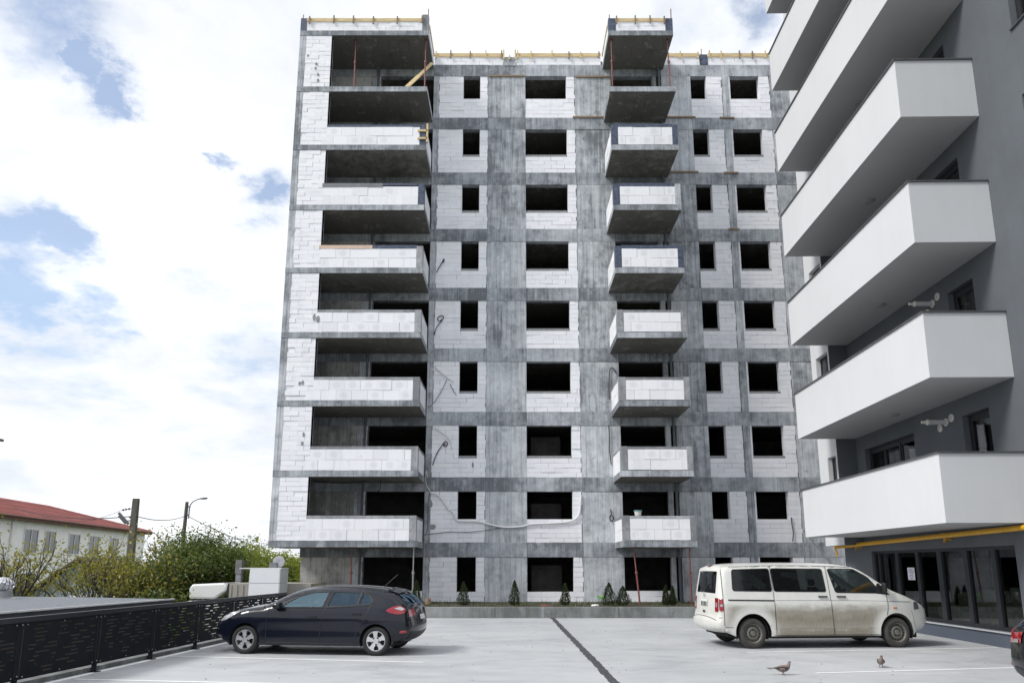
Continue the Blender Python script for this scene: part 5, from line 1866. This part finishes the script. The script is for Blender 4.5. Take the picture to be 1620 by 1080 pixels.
def van():
    T = thing("parked_van", "dirty white passenger van with mud on its flanks parked facing the shop front", "van")
    a = Vector((8.73, 17.80, 0))
    dirv = Vector((-.9972, -.0745, 0))
    ang = atan2(dirv.y, dirv.x)
    away = Vector((-dirv.y, dirv.x, 0))
    if away.y < 0: away = -away
    T.location = a + away * .92
    T.rotation_euler = (0, 0, ang)
    T.scale = (.95, 1, 1)
    prof = [(-.60, .24, .14), (-.92, .28, .22), (-1.12, .42, .30), (-1.18, .60, .30), (-1.14, .78, .27), (-1.03, .94, .20), (-.85, 1.03, .12), (-.42, 1.17, .07), (-.02, 1.295, .05),
            (.22, 1.44, .05), (.50, 1.62, .05), (.76, 1.765, .05), (1.0, 1.835, .055), (1.5, 1.872, .06), (2.4, 1.882, .06), (3.4, 1.872, .06), (3.95, 1.845, .055), (4.16, 1.80, .05), (4.235, 1.72, .05),
            (4.285, 1.45, .05), (4.335, 1.15, .05), (4.36, .85, .05), (4.375, .70, .06), (4.44, .66, .09), (4.49, .58, .11), (4.48, .46, .11), (4.39, .36, .09), (4.17, .31, .04)]

    def W0(x, z):
        w = .95
        if z < .45: w -= .25 * (.45 - z) ** 1.6
        if z > 1.02: w -= (z - 1.02) * .16 + .012
        w -= .012 * math.exp(-((z - .46) / .025) ** 2)
        return w
    sh = Shell(prof, W0, .27, [(0.0, .43), (3.53, .43)], .33, .09, [(.20, 1.2, .30, 1), (4.08, .30, .06, -1)])
    w1 = roundpoly([(.30, 1.195), (1.45, 1.215), (1.58, 1.735), (.93, 1.735), (.60, 1.55)], .05)
    w2 = roundpoly([(1.68, 1.23), (2.955, 1.24), (2.985, 1.745), (1.72, 1.735)], .05)
    w3 = roundpoly([(3.01, 1.24), (3.97, 1.255), (3.945, 1.72), (3.03, 1.745)], .06)
    i0, i1 = sh.idx(.04, 1.32), sh.idx(.82, 1.79)
    j0, j1 = sh.idx(4.225, 1.70), sh.idx(4.345, 1.22)
    mg = glass_mat("dark_van_glass", (0.14, 0.155, 0.15), 0.02, .06)
    mg1 = glass_mat("van_cab_glass", (0.42, 0.48, 0.47), 0.14)
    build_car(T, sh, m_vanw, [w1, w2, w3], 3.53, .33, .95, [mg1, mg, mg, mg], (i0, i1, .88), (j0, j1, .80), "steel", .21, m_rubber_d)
    for sd in (-1, 1):
        def S(nm, pts, r_=.006, mat=m_trim): obj(nm, seam(sh, pts, sd, r_), mat, T)
        S("door_seam", [(.20, 1.17), (.20, .9), (.24, .71)])
        S("door_seam", [(1.62, 1.80), (1.60, 1.2), (1.57, .30)])
        S("door_seam", [(3.0, 1.81), (2.985, 1.2), (2.975, .30)])
        S("door_seam", [(.44, .29), (3.02, .29)])
        S("body_crease", [(-.42, 1.005), (1.0, 1.035), (2.96, 1.045)], .0045, m_pipegrey)
        S("door_seam", [(4.20, 1.74), (4.215, 1.2), (4.215, .5)])
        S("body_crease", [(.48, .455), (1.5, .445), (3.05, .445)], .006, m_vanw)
        S("roof_gutter", [(1.0, 1.775), (1.6, 1.80), (2.8, 1.812), (4.0, 1.785)], .007, m_pipegrey)
        if sd > 0: S("slide_rail", [(2.99, 1.04), (4.10, 1.055)], .016)
        else: S("slide_rail", [(2.99, 1.04), (4.10, 1.055)], .016)
        for hx in (1.335, 1.79):
            hw = sh.W(hx, 1.125)
            obj("door_handle", MB().box(hx - .115, hx + .115, sd * (hw + .01), sd * (hw + .04), 1.11, 1.14), m_trim, T, bevel=.01)
        mw = sh.W(.34, 1.2)
        obj("mirror", MB().box(.24, .34, sd * (mw + .03), sd * (mw + .17), 1.21, 1.43), m_trim, T, bevel=.045)
        obj("mirror_arm", MB().bar((.27, sd * (mw - .06), 1.2), (.27, sd * (mw + .12), 1.28), .09, .05), m_trim, T)
        q = roundpoly([(.11, 1.155), (.46, 1.19), (.40, 1.40), (.34, 1.42)], .02)
        obj("corner_trim", sh.patch(q, .004, sd, .06), m_trim, T)
        tl = [(4.16, .80), (4.385, .80), (4.385, 1.09), (4.17, 1.09)]
        obj("tail_light", sh.patch(roundpoly([(4.23, .815), (4.305, .815), (4.295, 1.085), (4.225, 1.085)], .02), .012, sd, .04), m_redlamp, T)
        ia, ib = sh.idx(4.36, 1.09), sh.idx(4.395, .815)
        obj("tail_light", sh.sweep(ia, ib, sd * .80, sd * .998, .012, 6), m_redlamp, T)
        ic, id_ = sh.idx(4.348, .98), sh.idx(4.356, .91)
        obj("tail_light", sh.sweep(ic, id_, sd * .86, sd * .95, .018, 5), m_whitelamp, T, label="pale indicator and reversing section of the tail light")
        obj("tail_light", sh.patch(roundpoly([(4.24, .915), (4.29, .915), (4.287, .965), (4.24, .965)], .015), .018, sd, .04), m_whitelamp, T, label="pale indicator and reversing section of the tail light")
        hl = roundpoly([(-.50, .82), (-.66, .84), (-.62, 1.0), (-.50, 1.0)], .03)
        obj("headlight", sh.patch(hl, .008, sd, .05), m_lampdark, T)
        ih, ig = sh.idx(-.78, .83), sh.idx(-.66, 1.0)
        obj("headlight", sh.sweep(ih, ig, sd * .62, sd * .99, .008, 6), m_lampdark, T, smooth=True)
        sg = sh.W(.02, .87)
        obj("side_repeater", MB().box(-.02, .07, sd * (sg - .005), sd * (sg + .014), .855, .89), m_amber, T, bevel=.008)
        S("bumper_seam", [(-.42, .83), (-.48, .55), (-.52, .36)], .004, m_pipegrey)
        S("bumper_seam", [(4.2, .47), (4.0, .46)], .005)
    obj("bumper_seam", MB().tube([sh.sweep_pt(sh.idx(4.41, .70), -1 + k / 10, .002) for k in range(21)], .007, 6), m_trim, T)
    obj("bonnet_seam", MB().tube([sh.sweep_pt(k, .93, .001) for k in range(sh.idx(-.60, 1.035), sh.idx(0, 1.285))], .006, 6), m_trim, T)
    for sd in (-1,):
        obj("bonnet_seam", MB().tube([sh.sweep_pt(k, -.93, .001) for k in range(sh.idx(-.60, 1.035), sh.idx(0, 1.285))], .006, 6), m_trim, T)
    obj("grille", sh.sweep(sh.idx(-.82, .70), sh.idx(-.72, .95), -.5, .5, .006), m_trim, T)
    obj("brake_light", sh.sweep(sh.idx(4.13, 1.81), sh.idx(4.20, 1.75), -.12, .12, .012, 5), m_redlamp, T)
    obj("wiper", MB().tube([sh.sweep_pt(j1 - 1, 0, .02), sh.sweep_pt(j1 - 4, .3, .02)], .010, 6), m_trim, T)
    np_ = obj("number_plate", sh.sweep(sh.idx(4.365, 1.03), sh.idx(4.385, .90), -.27, .27, .014, 6), m_plate, T)
    ch = MB()
    ia, ib = sh.idx(4.372, .995), sh.idx(4.382, .92)
    for k, t in enumerate((-.20, -.14, -.06, .02, .08, .15, .21)):
        p, q = Vector(sh.sweep_pt(ia, t, .017)), Vector(sh.sweep_pt(ib, t, .017))
        ch.bar(p, q, .022, .003)
    obj("plate_lettering", ch, m_trim, np_)
    obj("plate_light", sh.sweep(sh.idx(4.36, 1.07), sh.idx(4.365, 1.04), -.34, .34, .03, 4), m_trim, T)
    # round emblem: a ring with V over W
    e = Vector(sh.sweep_pt(sh.idx(4.345, 1.17), 0, .012))
    em = MB()
    em.lathe([(.062, 0), (.074, 0), (.074, .008), (.062, .008), (.062, 0)], (0, 0, 0), "x", 24, False)
    for a_, b_ in (((-.035, .05), (0, .006)), ((0, .006), (.035, .05)), ((-.055, .02), (-.025, -.055)), ((-.025, -.055), (0, -.008)), ((0, -.008), (.025, -.055)), ((.025, -.055), (.055, .02))):
        em.bar((.004, a_[0], a_[1]), (.004, b_[0], b_[1]), .010, .006, up=(1, 0, 0))
    o = obj("emblem", em, m_chrome, T)
    o.location = e
    o.rotation_euler = (0, .22, 0)
    obj("tailgate_handle", sh.sweep(sh.idx(4.395, .79), sh.idx(4.40, .745), -.09, .09, .016, 4), m_trim, T)
    seats(T, (.95, 1.9, 2.8), .75, .5, .55)
    obj("dashboard", MB().box(.22, .58, -.82, .82, .8, 1.12), m_trim, T, bevel=.05)
    sw = MB()
    sw.lathe([(.19, -.012), (.21, 0), (.19, .012), (.175, 0), (.19, -.012)], (0, 0, 0), "x", 20, False)
    o = obj("steering_wheel", sw, m_trim, T, smooth=True)
    o.location = (.72, -.45, 1.16)
    o.rotation_euler = (0, -.6, 0)
    pl = plain("pale_blind", (0.62, 0.66, 0.58), .8)
    for cx, cz, w_, h_, an in ((3.62, 1.62, .30, .22, .5), (3.30, 1.45, .52, .20, .62), (2.45, 1.60, .42, .12, .15)):
        for sd in (-1, 1):
            q = [(cx + u * w_ / 2 * cos(an) - v * h_ / 2 * sin(an), cz + u * w_ / 2 * sin(an) + v * h_ / 2 * cos(an)) for u, v in ((-1, -1), (1, -1), (1, 1), (-1, 1))]
            obj("window_blind", MB().prism(q, sd * .66, sd * .67), pl, T)
    return T


van()
# ================================================================== SMALL THINGS ON AND AROUND THE UNFINISHED BLOCK
def prop(label, a, b, mat=None):
    a, b = Vector(a), Vector(b)
    T = thing("steel_prop", label, "steel prop", a, 0, "steel props under the balconies")
    d = b - a
    mt = mat or m_redsteel
    obj("outer_tube", MB().tube([(0, 0, 0), d * .55], .034, 10), mt, T)
    obj("inner_tube", MB().tube([d * .552, d], .025, 10), mt, T)
    obj("collar", MB().tube([d * .53, d * .575], .055, 10), mt, T)
    obj("base_plate", MB().box(-.07, .07, -.07, .07, 0, .012), mt, T)
    obj("head_plate", MB().box(d.x - .07, d.x + .07, d.y - .07, d.y + .07, d.z - .012, d.z - .001), mt, T)
    return T


z8, zr = LV[8], LV[9] - .25
prop("red steel prop left of the plank under the roof slab of the left loggia", (-7.11, YF + .3, z8), (-7.13, YF + .3, zr))
prop("red steel prop at the right end of the top left loggia behind the plank", (-3.93, YF + .28, z8), (-3.93, YF + .28, zr))
prop("red steel prop on the left side of the topmost right balcony", (4.52, YF + .25, z8), (4.52, YF + .25, zr))
prop("red steel prop on the right side of the topmost right balcony", (7.12, YF + .25, z8), (7.08, YF + .25, zr))
prop("red steel prop at ground level under the left loggia behind the dark hatchback", (-6.36, YF + .35, .33), (-6.36, YF + .35, LV[1] - .25))
prop("grey steel prop at ground level under the right corner of the left loggia", (-3.89, YF + .2, .33), (-3.89, YF + .2, LV[1] - .25), m_steel)
prop("slightly leaning red steel prop at ground level before the wide dark opening", (4.93, YF - .2, .33), (4.82, YF + .25, LV[1] - .25))
prop("red ground level prop under the right balcony's outer corner beside the van", (7.02, YF + .2, .33), (7.02, YF + .2, LV[1] - .25))
# yellow plank leaning at the top left loggia
pk = MB()
a, b = onY(641, 138, YF + .18), onY(684, 100, YF + .9)
a.z = z8 + .02
pk.bar(a, b, .15, .035, up=(0, -1, .25))
pk.bar(a + (b - a) * .05, a + (b - a) * .5, .19, .03, up=(0, -1, .22))
obj("plank", pk, m_timber, label="long yellow plank leaning diagonally at the edge of the topmost left loggia", cat="plank")
# bucket on the lowest right balcony
bk = thing("bucket", "small white bucket standing on the lowest right balcony parapet", "bucket", (5.02, YF + .12, LV[1] + .86 + .125))
obj("pail", MB().lathe([(.001, 0), (.12, 0), (.15, .19), (.16, .19), (.16, .21), (.14, .21), (.115, .02), (.001, .02)], n=20, cap=False), plain("bucket_white", (0.60, 0.62, 0.60), .5, .05, 6), bk, smooth=True, angle=.7)
obj("rim", MB().lathe([(.155, .175), (.17, .18), (.17, .215), (.15, .215)], n=20, cap=False), plain("bucket_teal", (0.08, 0.25, 0.28), .5, .05, 6), bk)


def wall_cable(label, pix, mat, r=.018, Y=None, name="cable", cat="cable", group="loose cables on the unfinished facade", coil=None):
    pts_ = [onY(px, py, (Y or D) - .05) for px, py in pix]
    q = catmull([tuple(p) for p in pts_], 6)
    m = MB().tube(q, r, 6)
    m.smooth = True
    return obj(name, m, mat, label=label, cat=cat, group=group)


wall_cable("black looped cable on the white blocks between fourth and fifth floor windows", [(690.5, 431), (694, 424), (699, 416), (701, 411), (702.5, 410), (702, 414), (700, 415)], m_wire, .022)
wall_cable("long curled black cable on the white blocks beside a narrow fifth floor window", [(687.5, 529.5), (689, 522), (693, 514), (698, 508), (701.5, 503), (701, 500), (697, 499.5), (693, 502), (692.5, 506), (696, 508), (699, 505)], m_wire, .020)
wall_cable("black cable ending in a round coil beside a narrow second floor window", [(684.5, 735.5), (688, 724), (694, 712), (701, 702), (704, 698), (707.5, 700), (707, 704.5), (704, 706), (702, 703), (705, 702)], m_wire, .022)
wall_cable("white conduit hanging from the second floor beam beside a narrow window", [(687.5, 677), (694, 681), (702, 686), (709, 692), (713.5, 698), (714, 705), (715, 709)], m_conduit, .030)
wall_cable("white conduit slanting down the blocks of the third floor", [(685, 577), (693, 585), (703, 593), (713, 601), (717.5, 604)], m_conduit, .030)
wall_cable("thin grey wire curving from a third floor conduit to the left loggia", [(707, 600), (700, 615), (690, 632), (680, 643), (677, 642)], m_pipegrey, .014)
wall_cable("short grey wire dangling below the third floor conduit", [(712, 607), (715, 614), (720, 622), (722, 625)], m_pipegrey, .014)
wall_cable("thick white conduit sagging across the first floor facade under the windows", [(681, 779), (688, 781), (696, 786), (704, 797), (709, 805), (716, 810), (722, 822.5), (735, 824.5), (755, 824.8), (768, 827.5), (785, 831.5), (800, 833.6), (825, 832.5), (840, 829), (870, 827.5), (900, 825), (912, 819), (917, 810), (918.5, 797), (919.5, 783)], m_conduit, .038, name="conduit")
wall_cable("thin grey wire crossing the blocks below the white conduit on the first floor", [(676, 845), (690, 843.5), (710, 841), (735, 841.5), (765, 839), (785, 835.5), (800, 833.5)], m_pipegrey, .014)
wall_cable("grey wire hanging in a bow beside the first floor column", [(680, 779), (678, 790), (677, 815), (676, 838), (672, 847)], m_pipegrey, .016)
wall_cable("pale wire hanging in a loop from the second floor beam to the left loggia", [(677, 755), (674, 745), (674, 765), (678, 772), (681, 778)], m_conduit, .014)
wall_cable("black wire bent like a hook beside the fourth floor right balcony", [(964, 632), (963.5, 610), (964, 590), (966, 582), (971, 583), (974.5, 590)], m_wire, .020)
wall_cable("black wire hanging down the bare concrete left of the second right balcony", [(963, 672), (964, 690), (964, 710), (966, 725), (967, 735)], m_wire, .020)
wall_cable("small black coil hanging on the bare concrete left of the lowest right balcony", [(966, 805), (967, 812), (965, 820), (967, 824), (970, 822), (969.5, 816), (966, 815), (964.5, 819)], m_wire, .020)
wall_cable("black cable dropping down the white blocks right of the narrow first floor window", [(1252, 818), (1253, 830), (1255, 842), (1254, 856)], m_wire, .022)
wall_cable("thin black cable bowed under the slab of the lowest left loggia", [(490, 759), (525, 763.5), (560, 763), (590, 758), (600, 758.5), (602.5, 766), (601, 774), (597, 777)], m_wire, .018, Y=YF + 1.4)
# hollow patches and chipped slots chiselled into the blocks show as dark mortar
ch_ = [(680, 796, 7, 14), (684, 833, 12, 8), (748, 735, 3, 8), (720, 766, 3, 6), (503, 505, 5, 12), (497, 502, 4, 11), (479, 605, 4, 7), (474, 606, 4, 6), (480, 687, 3, 7), (478, 701, 4, 6)]
for px, py, w, h in ch_:
    Y = D if px > 600 else YF
    c = onY(px, py, Y)
    s = Y * 1.04 / 1200
    n_ = 9
    poly = [(c.x + w * s * .6 * cos(2 * pi * k / n_) * R.uniform(.7, 1.1), c.z + h * s * .55 * sin(2 * pi * k / n_) * R.uniform(.8, 1.1)) for k in range(n_)]
    obj("chipped_patch", MB().prism(poly, Y - .012 + (.012 if Y == D else .0), Y + .01), m_mort, B, local=False)
for k, (px, py) in enumerate([(487, 22 * 4), (500, 22 * 4.6), (499, 108), (503, 118), (503, 127)]):
    c = onY(px, py, YF)
    obj("chipped_patch", MB().prism([(c.x - .05, c.z), (c.x, c.z - .09), (c.x + .06, c.z), (c.x + .01, c.z + .08)], YF - .01, YF + .01), m_mort, B, local=False)
# green spray mark on the bare concrete: T x F
m_spray = plain("neon_green_spray", (0.20, 0.72, 0.06), .7, .05, 9)
sp = MB()
def stroke(a, b, w=.030):
    pa, pb = onY(*a, D - .018), onY(*b, D - .018)
    sp.bar(pa, pb, w, .006, up=(0, -1, 0))
for a, b in (((944, 942.2), (950, 942.8)), ((946.5, 942), (945.8, 946.2)), ((949.5, 946.2), (953, 943.4)), ((949.8, 943.8), (952.4, 946)), ((952.5, 942.6), (956, 943)), ((953, 944.6), (955.6, 944.4)), ((953.6, 943), (952.2, 947.8))):
    stroke(a, b)
obj("spray_mark", sp, m_spray, B, local=False)
# rubble and offcuts lying in the bed
rb = random.Random(9)
for i, (x, y, w, mt, lab) in enumerate(((-3.3, 30.6, .34, m_timber_d, "brown wooden crate scrap in the bed beside the column"), (1.25, 29.2, .5, m_redsteel, "dark red scrap lying flat in the bed below the wide opening"), (3.15, 29.4, .36, m_conduit, "white plastic scrap in the bed near the green spray mark"))):
    s = MB()
    n_ = 8
    lo = [(x + w * .5 * cos(2 * pi * k / n_) * rb.uniform(.7, 1.1), y + w * .25 * sin(2 * pi * k / n_), .335) for k in range(n_)]
    hi = [(x + (a - x) * .7, y + (b - y) * .7, .335 + (.30 if i == 0 else .07) * rb.uniform(.6, 1)) for a, b, c in lo]
    s.add(lo + hi, [tuple(range(n_ - 1, -1, -1)), tuple(range(n_, 2 * n_))] + [(k, (k + 1) % n_, (k + 1) % n_ + n_, k + n_) for k in range(n_)])
    obj("scrap", s, mt, label=lab, cat="debris", group="scraps in the planting bed")

# ================================================================== DOVES
m_dove = plain("dove_plumage", (0.20, 0.155, 0.14), .8, .25, 14)
m_doved = plain("dark_feathers", (0.045, 0.04, 0.042), .8, .2, 14)
m_leg = plain("bird_leg", (0.25, 0.10, 0.09), .7, .1, 9)


def dove(label, loc, rz, lean):
    T = thing("dove", label, "bird", loc, rz, "doves on the deck")
    # body, neck and head are one lofted surface from tail root to crown
    st = [(-.135, .118, .012, .010), (-.10, .112, .034, .026), (-.05, .106, .052, .050), (0.0, .104, .060, .058), (.05, .112, .055, .056), (.085, .132, .042, .044), (.103, .160, .029, .030), (.112, .186, .0245, .025), (.120, .204, .0245, .024), (.130, .212, .018, .018), (.139, .211, .007, .008)]
    m = MB()
    n_ = 14
    for i, (x, z, w, h) in enumerate(st):
        a, b = st[max(i - 1, 0)], st[min(i + 1, len(st) - 1)]
        t = Vector((b[0] - a[0], 0, b[1] - a[1])).normalized()
        up = Vector((-t.z, 0, t.x))
        for k in range(n_):
            an = 2 * pi * k / n_
            m.v.append(tuple(Vector((x, 0, z)) + up * (h * sin(an)) + Vector((0, w * cos(an), 0))))
    for i in range(len(st) - 1):
        for k in range(n_): m.f.append((i * n_ + k, i * n_ + (k + 1) % n_, (i + 1) * n_ + (k + 1) % n_, (i + 1) * n_ + k))
    m.f.append(tuple(range(n_ - 1, -1, -1)))
    m.f.append(tuple((len(st) - 1) * n_ + k for k in range(n_)))
    obj("body", m, m_dove, T, smooth=True)
    for s in (-1, 1):
        w = MB()
        q = [(.06, .135), (.075, .115), (.05, .085), (-.02, .080), (-.09, .095), (-.17, .112), (-.12, .128), (-.03, .145)]
        w.add([(x, s * (.060 - .25 * max(0, -x) * .9 - (.05 - .9 * abs(z - .11)) * .0), z) for x, z in q] + [(x * .95, s * (.045 - .22 * max(0, -x) * .9), z) for x, z in q], [tuple(range(8)), tuple(range(15, 7, -1))] + [(i, i + 8, (i + 1) % 8 + 8, (i + 1) % 8) for i in range(8)])
        obj("wing", w, m_doved, T, fix=True)
        obj("eye", MB().lathe([(.001, .003), (.004, .002), (.005, 0)], (.127, s * .0215, .209), "y", 8), m_wire, T)
        g = MB()
        g.tube([(.0, s * .022, .06), (.005, s * .024, .03), (-.004, s * .025, .004)], [.010, .005, .004], 6)
        for dx, dy in ((.03, .0), (.024, .014), (.024, -.014), (-.018, 0)):
            g.tube([(-.004, s * .025, .005), (-.004 + dx, s * .025 + dy, .003)], .003, 5)
        obj("leg", g, m_leg, T)
    obj("beak", MB().tube([(.136, 0, .211), (.150, 0, .207), (.160, 0, .201)], [.006, .004, .001], 6), m_doved, T)
    tl = MB()
    tl.add([(-.10, -.022, .118), (-.10, .022, .118), (-.27, .030, .116), (-.27, -.030, .116), (-.10, -.020, .106), (-.10, .020, .106), (-.265, .028, .110), (-.265, -.028, .110)], [(0, 1, 2, 3), (7, 6, 5, 4), (0, 4, 5, 1), (1, 5, 6, 2), (2, 6, 7, 3), (3, 7, 4, 0)])
    obj("tail", tl, m_doved, T)
    return T


d1 = onZ(1239, 1067)
dove("brown dove in profile with its long tail stretched to the left", (d1.x, d1.y, 0), .05, 0)
d2 = onZ(1394, 1055)
dv = dove("brown dove standing turned towards the camera behind the white line", (d2.x, d2.y, 0), -1.85, 0)
# scattered grit and leaves on the deck
gr = MB()
rg = random.Random(2)
for _ in range(240):
    x, y = rg.uniform(-6, 10.5), rg.uniform(10.5, 27.5)
    s = rg.uniform(.006, .022)
    gr.add([(x - s, y - s * .6, .002), (x + s, y - s * .5, .002), (x + s * .8, y + s, .002), (x - s, y + s * .7, .002), (x, y, .002 + s * .8)], [(0, 1, 4), (1, 2, 4), (2, 3, 4), (3, 0, 4)])
obj("grit", gr, m_mort, kind="stuff")
